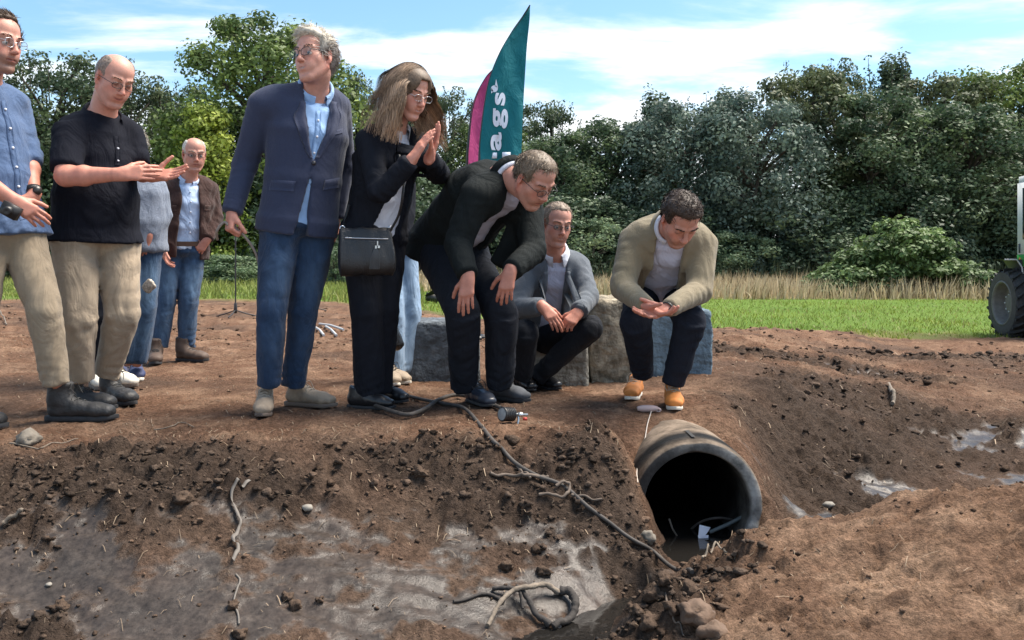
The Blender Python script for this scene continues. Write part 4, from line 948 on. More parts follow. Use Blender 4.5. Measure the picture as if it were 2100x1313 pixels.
    def body(s, yaw, pitch, roll, hands, arms_bare=False, chubby=1.0, stubble=0, sc_=(.10, .08, .07), blush=.5, smile=0, neck=.056, hscale=1.0):
        J, b, hs = s.J, s.b, s.hs; s.R = R = head_matrix(yaw, pitch, roll); c = J['hd']
        S = SDF(); build_head(S, c, R, hs, chubby, smile)
        nk = c+R@np.array([0, -.022, -.055])*hs
        S.econe(nk, J['nb']+(nk-J['nb'])*.05, (neck*hs*.98, neck*hs*1.05), (neck*1.12, neck*1.12), R[:, 0], .022)
        S.econe(J['nb'], lerp(J['nb'], J['ch'], .5), (.085*b, .06*b), (.10*b, .06*b), s.U, .03)
        V, F = S.mesh(.0053*s.lod); col = head_colors(V, c, R, hs, s.tone, stubble=stubble, sc_=sc_, blush=blush, smile=smile)
        Vs, Fs, Cs = [V], [F], [col]; off = len(V)
        for q in 'AB':
            if hands.get(q) is None: continue
            S = SDF(); e, w = J['el'+q], J['wr'+q]; hd = dict(hands[q])
            ax = nrm(w-e); th = hd['thumb']
            S.econe(lerp(e, w, .0 if arms_bare else .45), lerp(e, w, .35 if arms_bare else .6), (.043*b, .040*b), (.045*b, .041*b), th, .02) if arms_bare else None
            S.econe(lerp(e, w, .35), w, (.042*b, .038*b), (.029, .023), th, .02)
            if arms_bare: S.econe(lerp(J['sh'+q], e, .45), e, .050*b, .042*b, th, .03)
            hand_sdf(S, w, scale=hscale*hd.pop('scale', 1.0), **hd)
            V, F = S.mesh(.0048*s.lod); tcol = np.tile(s.tone*[1.0, .86, .82], (len(V), 1))
            tcol *= (1+.06*np.sin(V*210).sum(1)/3)[:, None]
            Vs.append(V); Fs.append(F+off); Cs.append(tcol); off += len(V)
        S = SDF()      # trunk and limbs under the clothes
        s.torso(S, -.030, .02)
        for q in 'AB':
            S.econe(J['sh'+q], J['el'+q], .042*b, .036*b, k=.03); S.econe(J['el'+q], lerp(J['el'+q], J['wr'+q], .9), .034*b, .022, k=.03)
            an = J['an'+q]; S.econe(J['hip'+q], J['kn'+q], .070*b, .050*b, k=.03); S.econe(J['kn'+q], lerp(J['kn'+q], an, .95), .046*b, .032, k=.03)
        V, F = S.mesh(.022); Vs.append(V); Fs.append(F+off); Cs.append(np.tile(s.tone, (len(V), 1)))
        return obj('body', mesh_np('body', np.concatenate(Vs)-s.base, np.concatenate(Fs), M_SKIN, True, np.clip(np.concatenate(Cs), 0, 1)), s.root)
    def cut_front(s, S, uv, depth=.03, frame=None):
        """open the front of a jacket: uv = list of (w, u_left, u_right) from low to high; each band is one wedge"""
        Cc, U, W, Fv = frame or (s.J['ch'], s.U, nrm(s.J['nb']-s.J['ch']), s.Fw)
        for (w0, l0, r0), (w1, l1, r1) in zip(uv[:-1], uv[1:]):
            A, B = Cc+U*l0+W*w0, Cc+U*l1+W*w1; nl = -nrm(np.cross(nrm(B-A), Fv)); nl = nl if np.dot(nl, U) < 0 else -nl
            A2, B2 = Cc+U*r0+W*w0, Cc+U*r1+W*w1; nr_ = nrm(np.cross(nrm(B2-A2), Fv)); nr_ = nr_ if np.dot(nr_, U) > 0 else -nr_
            pts = np.array([Cc+U*u+W*w+Fv*f for u, w in ((l0, w0), (r0, w0), (l1, w1), (r1, w1)) for f in (0, .4)])
            S.planes([(A, nl), (A2, nr_), (Cc+W*(w0-.004), -W), (Cc+W*(w1+.004), W), (Cc+Fv*depth, -Fv)], pts.min(0)-.02, pts.max(0)+.02, .006)
        return S
# ------------------------------------------------------------------ people
F_KHAKI = fabric('khaki_cotton', (.27, .215, .150)); F_KHAKI2 = fabric('light_khaki_cotton', (.34, .27, .195))
F_BLUESHIRT = fabric('blue_shirt_cotton', (.070, .115, .215)); F_BLACKPOLO = fabric('black_pique', (.008, .009, .015), rough=.9, sheen=0)
F_NAVY = fabric('navy_wool', (.036, .044, .080), bump=.25, bscale=500, namp=.12, nscale=160, crease=.22, cscale=6)
F_BLACK = fabric('black_suit_cloth', (.010, .0115, .017), sheen=0); F_GREENBLACK = fabric('dark_green_black_wool', (.0095, .0125, .013), sheen=0); F_DARKTROUSER = fabric('charcoal_black_cloth', (.012, .0145, .021), sheen=0)
F_GREYW = fabric('grey_wool', (.105, .12, .14), bump=.25, bscale=500, namp=.15, nscale=160, crease=.25, cscale=7); F_GREYTROUSER = fabric('dark_grey_trouser_cloth', (.014, .016, .021), sheen=0)
F_BEIGE = fabric('beige_cotton', (.215, .180, .120), namp=.06, crease=.30); F_DARKJEAN = fabric('dark_navy_denim', (.012, .015, .024), sheen=0)
F_JEAN = fabric('blue_denim', (.060, .115, .235), namp=.38, nscale=9, bump=.5, bscale=500); F_JEAN2 = fabric('mid_blue_denim', (.060, .108, .185), namp=.40, nscale=8, bump=.5, bscale=500); F_JEAN3 = fabric('deep_blue_denim', (.026, .052, .098), namp=.45, nscale=8, bump=.5, bscale=500)
F_DENIM = fabric('worn_denim', (0, 0, 0), namp=.18, nscale=30, bump=.5, bscale=500, vcol=True); F_PALEJEAN = fabric('pale_blue_denim', (.22, .32, .45), namp=.15, nscale=9)
F_WHITE = fabric('white_shirt_cotton', (.60, .62, .70), bump=.15, namp=.03); F_LBLUE = fabric('light_blue_shirt_cotton', (.27, .42, .66), bump=.15, namp=.03); F_PALEBLUE = fabric('pale_blue_shirt_cotton', (.42, .52, .70), bump=.15, namp=.03); F_LILAC = fabric('lilac_white_shirt_cotton', (.46, .47, .58), bump=.15, namp=.04)
F_BROWN = fabric('brown_suede', (.045, .022, .018), namp=.3, nscale=20); F_GREYKNIT = fabric('grey_knit', (.19, .22, .28), bump=.7, bscale=220)
L_BOOT = mat('worn_black_boot_leather', (.020, .020, .021), .6, nscale=22, namp=.5, bump=.3, bscale=90); L_SOLE = mat('dark_rubber', (.025, .025, .027), .8, nscale=30, namp=.3); L_LACE = mat('dark_lace', (.03, .03, .03), .8); L_LACE2 = mat('pale_lace', (.36, .31, .25), .8)
L_TAUPE = mat('taupe_nubuck', (.27, .215, .16), .85, nscale=18, namp=.25, bump=.25, bscale=120); L_TSOLE = mat('brown_rubber', (.13, .10, .08), .8); L_ORANGE = mat('orange_nubuck', (.50, .175, .035), .75, nscale=16, namp=.18, bump=.2, bscale=120); L_WSOLE = mat('off_white_rubber', (.62, .58, .50), .7, nscale=20, namp=.15)
L_BLACKSHOE = mat('black_shoe_leather', (.012, .012, .014), .35, bump=.15, bscale=80); L_GREYSHOE = mat('dark_grey_nubuck', (.055, .060, .070), .85, nscale=16, namp=.25); L_BROWNBOOT = mat('brown_boot_leather', (.085, .055, .040), .7, nscale=16, namp=.3); L_NAVYSN = mat('navy_mesh', (.035, .045, .11), .7); L_BLUESHOE = mat('black_blue_leather', (.020, .026, .040), .4)
M_BELT = mat('brown_belt_leather', (.07, .035, .022), .5); M_BTN = mat('dark_button', (.02, .02, .025), .4); M_BTNW = mat('pale_button', (.6, .62, .68), .4)
SKIN_A, SKIN_B, SKIN_C = (.50, .245, .180), (.47, .230, .168), (.54, .270, .200)

def lapels(p, jacket, m, lef, rig, w0, w1, wd=.055, notch=True):
    """lef/rig: functions of w giving the opening edge u"""
    for sg, ed in ((-1, lef), (1, rig)):
        ws = np.linspace(w0, w1, 9); t = (ws-w0)/(w1-w0)
        e0 = [(ed(w)+sg*.001, w) for w in ws]
        wdt = wd*np.interp(t, [0, .08, .72, .74, .80, 1], [.25, .45, 1.25, 1.25, .85, .55])
        e1 = [(ed(w)+sg*d, w-.004) for w, d in zip(ws, wdt)]
        p.strip('lapel', e0, e1, m, 18, 4, .010, jacket)

# 1 --- man in blue shirt, cut by the left picture edge
p = Person('man in rolled-sleeve blue shirt and khaki trousers, cut off by the left picture edge', dict(
    hd=(-6, 90, 3.92), nb=(-32, 178, 4.0), ch=(-30, 265, 4.0), pl=(0, 465, 4.0), shA=(-92, 220, 3.84), elA=(-72, 345, 3.72), wrA=(28, 412, 3.80), shB=(30, 212, 4.13), elB=(58, 320, 4.12), wrB=(70, 402, 4.0),
    hipA=(-28, 490, 3.94), knA=(-45, 650, 3.9), anA=(-55, 815, 3.9), hipB=(46, 488, 4.05), knB=(92, 640, 3.98), anB=(116, 795, 4.02)), SKIN_B, hs=1.04, build=1.0)
p.body(72, 8, 0, {'A': dict(fdir=(.75, .15, -.55), palm=(-.1, .8, -.3), thumb=(.3, 0, 1), curl=.45), 'B': dict(fdir=(-.35, -.35, -.85), palm=(-.7, .2, .3), thumb=(-.1, -1, .2), curl=.55)}, arms_bare=True, stubble=.55, sc_=(.13, .085, .06))
build_hair(p.root, p.base, p.J['hd'], p.R, p.hs, dict(col=(.075, .045, .028), col2=(.06, .038, .026), line=.085, thick=.012, len=.04, lift=.7, comb=(.2, -.4, .2), n=2600))
build_face_bits(p.root, p.base, p.J['hd'], p.R, p.hs, dict(brow=(.06, .04, .03), glasses=dict(rx=.022, rz=.021, tr=.0017, mat=M_STEEL)))
p.trousers('trousers', F_KHAKI, (.100, .075, .062), seed=3, amp=.005, cuff=.95, stack=.008)
S = SDF(); p.torso(S, .016, .055, waist=.018, hemw=.034)
for q in 'AB': p.sleeve(S, q, (.068, .060, .05), .60, seed=ord(q))
sh = p.cloth('shirt', S, F_BLUESHIRT, amp=.005, seed=2)
p.collar(F_BLUESHIRT, .066, .036); p.strip('placket', [(-.014, -.42), (-.014, .12)], [(.014, -.42), (.014, .12)], F_BLUESHIRT, 24, 2, .003, sh)
for w in np.linspace(-.36, .08, 6): p.button(0, w, M_BTNW, .006, sh)
b = MB(); a = nrm(p.J['wrB']-p.J['elB']); b.lathe([(.033, -.012), (.036, -.012), (.036, .012), (.033, .012)], p.J['wrB']-a*.030, a, 20); wt_ = b.build('wristwatch', M_BLACKLEATHER, p.root, p.base)
b = MB(); b.lathe([(0, .010), (.018, .010), (.020, .004), (.020, -.004)], p.J['wrB']-a*.030+np.array([.030, -.022, 0]), (.8, -.6, 0), 18); b.build('dial', M_GLASSF, wt_, p.base, False)
shoe(p.root, p.base, *foot_from((95, 866), (243, 862), .335), 'boot', (L_BOOT, L_SOLE, L_LACE)); shoe(p.root, p.base, *foot_from((-110, 878), (17, 880), .33), 'boot', (L_BOOT, L_SOLE, L_LACE))

# 2 --- man in black polo shirt
p = Person('balding man in black polo shirt and light khaki trousers, clapping', dict(
    hd=(233, 166, 4.30), nb=(208, 246, 4.40), ch=(196, 315, 4.40), pl=(196, 478, 4.42), shA=(143, 270, 4.25), elA=(133, 362, 4.10), wrA=(246, 358, 4.10), shB=(262, 272, 4.55), elB=(283, 350, 4.50), wrB=(312, 362, 4.25),
    hipA=(155, 500, 4.34), knA=(160, 655, 4.28), anA=(168, 782, 4.36), hipB=(240, 500, 4.48), knB=(252, 645, 4.42), anB=(218, 768, 4.52)), SKIN_C, hs=1.01, build=1.06)
p.body(52, 26, 4, {'A': dict(fdir=(.88, .30, .12), palm=(-.2, .95, -.1), thumb=(0, -.2, 1), curl=.22, spread=.05, thumb_out=.5), 'B': dict(fdir=(1, -.10, .10), palm=(-.25, -.75, .62), thumb=(0, -.2, 1), curl=.12, spread=.10, thumb_out=.8, thumb_curl=.05)}, arms_bare=True, chubby=1.06, blush=.6, neck=.060, stubble=.08, smile=.9)
build_hair(p.root, p.base, p.J['hd'], p.R, p.hs, dict(col=(.26, .20, .16), col2=(.20, .15, .12), line=.075, thick=.004, len=.012, n=2200, bald=.92))
build_face_bits(p.root, p.base, p.J['hd'], p.R, p.hs, dict(brow=(.25, .17, .12), open=0, glasses=dict(rx=.026, rz=.015, tr=.0022)))
p.trousers('trousers', F_KHAKI2, (.106, .080, .060), seed=7, amp=.006, cuff=.97, stack=.009)
S = SDF(); p.torso(S, .022, .045, waist=.026, belly=.010, hemw=.040)
for q in 'AB': p.sleeve(S, q, (.074, .066, .06), .42, seed=ord(q))
sh = p.cloth('polo_shirt', S, F_BLACKPOLO, amp=.005, seed=4)
p.collar(F_BLACKPOLO, .080, .030, gap=34, point=.035, drop=.012); p.strip('placket', [(-.014, -.04), (-.014, .10)], [(.014, -.04), (.014, .10)], F_BLACKPOLO, 8, 2, .003, sh)
for w in (-.02, .04): p.button(0, w, M_BTNW, .005, sh)
shoe(p.root, p.base, *foot_from((150, 838), (241, 842), .32), 'boot', (L_BOOT, L_SOLE, L_LACE)); shoe(p.root, p.base, *foot_from((190, 820), (276, 838), .32), 'boot', (L_BOOT, L_SOLE, L_LACE))

# 3 --- person in grey jumper behind the polo man
p = Person('person in grey jumper and blue jeans half hidden behind the polo shirt man', dict(
    hd=(268, 306, 5.52), nb=(272, 352, 5.56), ch=(283, 402, 5.57), pl=(285, 505, 5.58), shA=(238, 378, 5.5), elA=(228, 440, 5.5), wrA=(240, 490, 5.45), shB=(318, 384, 5.62), elB=(334, 442, 5.64), wrB=(303, 484, 5.50),
    hipA=(268, 515, 5.54), knA=(266, 640, 5.5), anA=(258, 750, 5.55), hipB=(306, 515, 5.60), knB=(300, 640, 5.56), anB=(281, 752, 5.58)), SKIN_B, hs=.97, build=.93, lod=1.5)
p.body(20, 10, 0, {'A': dict(fdir=(0, 0, -1), palm=(1, 0, 0), thumb=(0, -1, 0), curl=.3), 'B': dict(fdir=(-.35, -.1, -.9), palm=(-.2, .9, 0), thumb=(-1, 0, 0), curl=.5)})
build_hair(p.root, p.base, p.J['hd'], p.R, p.hs, dict(col=(.42, .38, .33), line=.07, thick=.016, len=.05, n=1800)); build_face_bits(p.root, p.base, p.J['hd'], p.R, p.hs, dict())
p.trousers('jeans', F_DENIM, dye=(.034, .072, .142), r=(.085, .068, .062), seed=9)
S = SDF(); p.torso(S, .022, .04, waist=.02)
for q in 'AB': p.sleeve(S, q, (.070, .062, .046), .97, seed=ord(q)+3)
p.cloth('jumper', S, F_GREYKNIT, amp=.006, seed=5)
shoe(p.root, p.base, *foot_from((275, 772), (283, 784), .27), 'trainer', (L_NAVYSN, L_WSOLE, L_LACE)); shoe(p.root, p.base, *foot_from((245, 770), (255, 782), .27), 'trainer', (L_NAVYSN, L_WSOLE, L_LACE))

# 4 --- person in black hidden behind the polo man
p = Person('person in black trousers and pale trainers seen between the legs of the polo shirt man', dict(
    hd=(196, 300, 5.25), nb=(196, 350, 5.3), ch=(197, 400, 5.3), pl=(200, 515, 5.3), shA=(150, 380, 5.25), elA=(150, 440, 5.25), wrA=(180, 480, 5.15), shB=(240, 380, 5.35), elB=(245, 440, 5.35), wrB=(225, 480, 5.2),
    hipA=(180, 530, 5.28), knA=(190, 650, 5.25), anA=(196, 765, 5.3), hipB=(218, 530, 5.32), knB=(216, 650, 5.28), anB=(232, 768, 5.3)), SKIN_B, hs=.96, build=.9, lod=1.5)
p.body(40, 10, 0, {'A': dict(fdir=(.4, 0, -.9), palm=(1, 0, 0), thumb=(0, -1, 0), curl=.3), 'B': dict(fdir=(-.35, -.1, -.9), palm=(-.2, .9, 0), thumb=(-1, 0, 0), curl=.5)})
build_hair(p.root, p.base, p.J['hd'], p.R, p.hs, dict(col=(.05, .035, .025), thick=.014, n=800))
p.trousers('trousers', F_BLACK, (.090, .070, .064), seed=12, h=.011)
S = SDF(); p.torso(S, .016, .05)
for q in 'AB': p.sleeve(S, q, (.066, .056, .044), .97, seed=1)
p.cloth('jumper', S, F_BLACK, h=.011, seed=6)
shoe(p.root, p.base, *foot_from((230, 790), (281, 797), .27), 'trainer', (L_WSOLE, L_TSOLE, L_LACE)); shoe(p.root, p.base, *foot_from((180, 790), (215, 802), .27), 'trainer', (L_WSOLE, L_TSOLE, L_LACE))

# 5 --- man in brown jacket
p = Person('white-haired man in brown suede jacket and jeans standing further back', dict(
    hd=(398, 318, 6.60), nb=(384, 372, 6.70), ch=(384, 418, 6.70), pl=(372, 505, 6.72), shA=(340, 388, 6.64), elA=(330, 450, 6.60), wrA=(338, 505, 6.55), shB=(428, 388, 6.80), elB=(441, 448, 6.82), wrB=(424, 492, 6.68),
    hipA=(349, 520, 6.68), knA=(340, 620, 6.66), anA=(326, 718, 6.68), hipB=(395, 520, 6.76), knB=(386, 620, 6.72), anB=(382, 718, 6.78)), SKIN_A, hs=1.0, build=1.05)
p.body(30, 12, 0, {'A': dict(fdir=(.1, 0, -1), palm=(1, 0, 0), thumb=(0, -1, 0), curl=.4), 'B': dict(fdir=(-.5, -.1, -.7), palm=(-.2, .9, 0), thumb=(-1, 0, 0), curl=.5)}, blush=.5, chubby=1.05)
build_hair(p.root, p.base, p.J['hd'], p.R, p.hs, dict(col=(.62, .58, .52), col2=(.55, .50, .45), line=.085, thick=.004, len=.015, n=1500, bald=1.0))
build_face_bits(p.root, p.base, p.J['hd'], p.R, p.hs, dict(brow=(.4, .35, .3), glasses=dict(rx=.025, rz=.014, tr=.0022)))
p.trousers('jeans', F_DENIM, dye=(.034, .072, .142), r=(.089, .071, .057), seed=15, amp=.006, stack=.009)
S = SDF(); p.torso(S, .006, .012, waist=.008); sh = p.cloth('shirt', S, F_PALEBLUE, amp=.004, seed=7)
for w in np.linspace(-.30, .08, 6): p.button(.0, w, M_BTNW, .006, sh)
p.collar(F_PALEBLUE, .068, .046, gap=22, point=.075, thick=.016, drop=.004)
bd = MB(); c_ = lerp(p.J['pl'], p.J['ch'], .10); U_, W_, F_v = p.Up, nrm(p.J['ch']-p.J['pl']), p.Fp
rg = [c_+U_*math.cos(t)*.192+F_v*math.sin(t)*.150 for t in np.linspace(0, 2*np.pi, 40)]; V = np.array([q+W_*h for h in (-.018, .018) for q in rg]); bd.add(V, [[i, i+1, 41+i, 40+i] for i in range(39)]); bd.build('belt', M_BELT, p.root, p.base)
S = SDF(); p.torso(S, .028, .075, waist=.02, hemw=.010)
p.cut_front(S, [(-.50, -.10, .085), (-.10, -.075, .065), (.06, -.06, .06), (.25, -.075, .075)])
for q in 'AB': p.sleeve(S, q, (.074, .062, .050), .98, seed=ord(q)+7)
jk = p.cloth('jacket', S, F_BROWN, amp=.005, sc=9, seed=8)
p.collar(F_BROWN, .080, .030, gap=48, point=.05, thick=.016, parent=jk)
for sg in (-1, 1): p.strip('pocket_flap', [(sg*.10, -.02), (sg*.15, -.02)], [(sg*.10, -.06), (sg*.15, -.06)], F_BROWN, 6, 3, .006, jk)
shoe(p.root, p.base, *foot_from((322, 735), (318, 751), .29), 'boot', (L_BROWNBOOT, L_SOLE, L_LACE)); shoe(p.root, p.base, *foot_from((365, 742), (428, 744), .30), 'boot', (L_BROWNBOOT, L_SOLE, L_LACE))

# 6 --- man in navy blazer
p = Person('tall grey-haired man in navy blazer and jeans holding a cord in his fist', dict(
    hd=(647, 122, 4.26), nb=(644, 194, 4.36), ch=(631, 275, 4.36), pl=(612, 452, 4.38), shA=(540, 214, 4.26), elA=(503, 338, 4.34), wrA=(475, 436, 4.24), shB=(690, 216, 4.46), elB=(704, 340, 4.62), wrB=(688, 445, 4.62),
    hipA=(574, 475, 4.33), knA=(557, 640, 4.24), anA=(552, 795, 4.27), hipB=(648, 475, 4.42), knB=(622, 640, 4.40), anB=(602, 793, 4.46)), SKIN_C, hs=1.03, build=1.05)
p.body(-28, -3, -4, {'A': dict(fdir=(-.02, -.25, -.95), palm=(.75, .6, 0), thumb=(.5, -.9, 0), curl=1.15, thumb_curl=.5, thumb_out=.5), 'B': dict(fdir=(0, 0, -1), palm=(-1, .2, 0), thumb=(0, -1, 0), curl=.4)}, smile=1.6, blush=.45, chubby=1.04, neck=.058)
build_hair(p.root, p.base, p.J['hd'], p.R, p.hs, dict(col=(.50, .45, .37), col2=(.22, .19, .17), line=.066, thick=.016, len=.055, lift=.45, comb=(.75, -.6, .1), n=3200, quiff=1, m0=.02, m1=.10))
build_face_bits(p.root, p.base, p.J['hd'], p.R, p.hs, dict(brow=(.16, .12, .09), gaze=-.5, glasses=dict(rx=.027, rz=.021, tr=.0024)))
p.trousers('jeans', F_DENIM, dye=(.018, .040, .088), r=(.095, .070, .056), seed=21, amp=.0055, cuff=.98, stack=.008)
S = SDF(); p.torso(S, .004, .03, waist=.012); sh = p.cloth('shirt', S, F_LBLUE, amp=.004, seed=9)
p.strip('placket', [(-.013, -.15), (-.013, .11)], [(.013, -.15), (.013, .11)], F_LBLUE, 14, 2, .003, sh)
for w in np.linspace(-.10, .06, 3): p.button(.0, w, M_BTNW, .006, sh)
p.collar(F_LBLUE, .072, .048, gap=20, point=.085, thick=.018, drop=.006)
S = SDF(); p.torso(S, .026, .070, waist=.006, hemw=.006, chest=.004)
p.cut_front(S, [(-.13, -.006, .006), (.00, -.045, .04), (.10, -.062, .058), (.26, -.078, .074)])
p.cut_front(S, [(-.62, -.055, .055), (-.40, -.018, .018), (-.22, -.003, .003)])
for q in 'AB': p.sleeve(S, q, (.071, .058, .047), 1.0, seed=ord(q)+11)
jk = p.cloth('blazer', S, F_NAVY, amp=.0022, sc=7, seed=10)
lapels(p, jk, F_NAVY, lambda w: np.interp(w, [-.13, 0, .10, .26], [-.006, -.045, -.062, -.078]), lambda w: np.interp(w, [-.13, 0, .10, .26], [.006, .04, .058, .074]), -.12, .16, .056)
p.button(.0, -.150, M_BTN, .011, jk); p.button(.004, -.24, M_BTN, .010, jk)
for sg in (-1, 1): p.strip('pocket_flap', [(sg*.07, -.235), (sg*.165, -.225)], [(sg*.07, -.285), (sg*.165, -.275)], F_NAVY, 8, 3, .007, jk)
p.strip('breast_pocket', [(.085, .012), (.135, .022)], [(.085, -.010), (.135, 0)], F_NAVY, 6, 2, .004, jk)
shoe(p.root, p.base, *foot_from((556, 815), (538, 860), .30), 'sneaker', (L_TAUPE, L_TSOLE, L_LACE2)); shoe(p.root, p.base, *foot_from((560, 832), (692, 838), .31), 'sneaker', (L_TAUPE, L_TSOLE, L_LACE2))
hand5 = p.J['wrA']

# 7 --- woman in black trouser suit
p = Person('woman with long wavy hair in black trouser suit, hands pressed together', dict(
    hd=(840, 192, 4.36), nb=(808, 272, 4.48), ch=(792, 335, 4.48), pl=(768, 470, 4.52), shA=(756, 290, 4.34), elA=(778, 398, 4.22), wrA=(845, 327, 4.16), shB=(850, 296, 4.64), elB=(902, 358, 4.50), wrB=(880, 325, 4.25),
    hipA=(738, 492, 4.46), knA=(752, 640, 4.42), anA=(758, 800, 4.50), hipB=(795, 490, 4.58), knB=(788, 635, 4.52), anB=(776, 795, 4.62)), SKIN_C, hs=.98, build=.92)
p.body(50, 24, 0, {'A': dict(fdir=(.55, .05, .83), palm=(.62, .55, -.40), thumb=(-.6, -.2, .5), curl=.10, spread=.05, scale=.95), 'B': dict(fdir=(.32, -.12, .93), palm=(-.72, -.4, .28), thumb=(-.6, -.6, .3), curl=.10, spread=.05, scale=.95)}, smile=1.6, blush=.5, neck=.047)
hc = np.array((.205, .138, .090))
def long_hair(p):
    c, R, hs = p.J['hd'], p.R, p.hs
    def L(x, y, z): return c+R@(np.array([x, y, z])*hs)
    S = SDF()
    S.ell(L(0, -.018, .040), np.array((.093, .113, .100))*hs, R); S.ell(L(0, .02, .07), np.array((.078, .08, .062))*hs, R, .03)
    sw = {-1: [], 1: []}
    dn = np.array([0, 0, -1.])
    for s in (-1, 1):
        a = L(s*.066, -.012, .03); b_ = a+dn*.10+R[:, 0]*s*.034-R[:, 1]*.004; d_ = b_+dn*.09+R[:, 0]*s*.020
        g_ = 1.0 if s > 0 else .62; S.chain([a, b_, lerp(b_, d_, 1.0 if s > 0 else .3)], [(.044*g_, .034*g_), (.054*g_, .040*g_), (.030*g_, .026*g_)], R[:, 1], .03)
    bk = L(0, -.082, .02); S.chain([bk, bk+dn*.12-R[:, 1]*.030, bk+dn*.20-R[:, 1]*.036], [(.085, .055), (.100, .056), (.07, .04)], R[:, 0], .04)
    lo, hi = c-.4, c+.4
    S.planes([(L(.050, 0, 0), R[:, 0]+R[:, 2]*.25), (L(-.050, 0, 0), -R[:, 0]+R[:, 2]*.25), (L(0, .020, 0), -R[:, 1]), (L(0, 0, .090), R[:, 2])], lo, hi, .012)
    V, F = S.mesh(.006); n = len(V); cc = np.tile(hc*.7, (n, 1))*rng.uniform(.5, 1.1, (n, 1))
    ns = 3000; th = rng.uniform(-.93, .93, ns)*np.pi; el = rng.random(ns)**.7
    par = []; 
    # strands rooted at a centre parting and over the crown, hanging in waves
    VV, FF, CC = [V], [F], [cc]; off = n; m = 12
    roots = np.stack([rng.normal(0, .012, ns), rng.uniform(-.115, .080, ns), np.zeros(ns)], -1); roots[:, 2] = .040+.100*np.sqrt(np.clip(1-(roots[:, 1]+.018)**2/.118**2, .05, 1))
    side = np.where(rng.random(ns) < .5, -1, 1.); W = []
    dep = rng.uniform(.0, 1, ns); fac = np.sqrt(np.clip(1-((roots[:, 1]+.018)/.118)**2, .12, 1)); lenf = rng.uniform(.24, .46, ns); ph = rng.uniform(0, 6.28, ns); cl = rng.integers(0, 60, ns); cph = roots[:, 1]*55+side*1.7+3*dep
    pts = []
    for j in range(m+1):
        t = j/m; s_ = t*lenf
        ang = np.minimum(s_/.105, 1.45); rr = .098+.016*dep
        x = side*(np.sin(ang)*rr*.98*(fac+(1-fac)*.45*np.clip(s_/.16, 0, 1))+np.maximum(0, s_-.12)*(.14+.42*dep)*(1-t*.35)); z = .040+(.102+.012*dep)*np.cos(ang)*fac; 
        y = roots[:, 1]*(1-.30*t)-.004-.012*np.clip(roots[:, 1]/.08, 0, 1)*np.clip(s_/.1, 0, 1)-.34*np.clip(-roots[:, 1]/.1, 0, 1)*np.maximum(0, s_-.07)*(.35+.65*dep)
        q = np.stack([x, y, z], -1)
        w_ = c+(q*hs)@R.T; extra = np.maximum(0, s_-1.45*.105)[:, None]*dn
        wave = (.020*np.sin(36*s_+cph)+.010*np.sin(55*s_+ph))*np.clip((s_-.05)/.14, 0, 1)
        w_ = w_+extra+np.outer(wave, R[:, 1])+np.outer(wave*.6*side, R[:, 0]); pts.append(w_)
    pts = np.stack(pts, 1); wv = np.cross(np.gradient(pts, axis=1), (pts-c)); wv /= np.linalg.norm(wv, axis=2)[..., None]+1e-9
    wd = .0034*(1-.6*np.linspace(0, 1, m+1)**3)[None, :, None]
    Vs = np.stack([pts-wv*wd*.5, pts+wv*wd*.5], 2).reshape(-1, 3); o = np.arange(ns)[:, None]*2*(m+1)
    Fs = np.concatenate([o+[[2*j, 2*j+1, 2*j+3, 2*j+2]] for j in range(m)])
    grad = np.linspace(.8, 2.3, m+1)[None, :, None]; Cs = np.repeat((hc*rng.uniform(.5, 1.35, (ns, 1)))[:, None, :]*grad, 2, 1).reshape(-1, 3)
    return obj('hair', mesh_np('hair', np.vstack([V, Vs])-p.base, np.vstack([F, Fs+n]), M_HAIR, True, np.clip(np.vstack([cc, Cs]), 0, 1)), p.root)
long_hair(p)
build_face_bits(p.root, p.base, p.J['hd'], p.R, p.hs, dict(brow=(.10, .065, .04), open=0, glasses=dict(rx=.026, rz=.018, tr=.0014, mat=M_STEEL)))
p.trousers('trousers', F_BLACK, (.106, .086, .080), seed=27, amp=.006, cuff=1.03, stack=.005)
S = SDF(); p.torso(S, .006, .05, waist=.0, chest=.006); sh = p.cloth('blouse', S, F_WHITE, amp=.005, seed=11)
p.collar(F_WHITE, .056, .046, gap=22, point=.075, thick=.016, drop=.004)
S = SDF(); p.torso(S, .026, .075, waist=.004, hemw=.012, chest=.008)
p.cut_front(S, [(-.52, -.09, .10), (-.16, -.055, .06), (.0, -.035, .045), (.20, -.06, .06)])
for q in 'AB': p.sleeve(S, q, (.072, .062, .050), .97, seed=ord(q)+17)
jk = p.cloth('blazer', S, F_BLACK, amp=.005, seed=12)
lapels(p, jk, F_BLACK, lambda w: np.interp(w, [-.16, 0, .20], [-.055, -.035, -.06]), lambda w: np.interp(w, [-.16, 0, .20], [.06, .045, .06]), -.15, .12, .05)
shoe(p.root, p.base, *foot_from((730, 836), (812, 842), .27), 'dress', (L_BLACKSHOE, L_SOLE, L_LACE)); shoe(p.root, p.base, *foot_from((770, 822), (838, 828), .27), 'dress', (L_BLACKSHOE, L_SOLE, L_LACE))
shoulder_f = p.J['shB']; woman_base = p.base

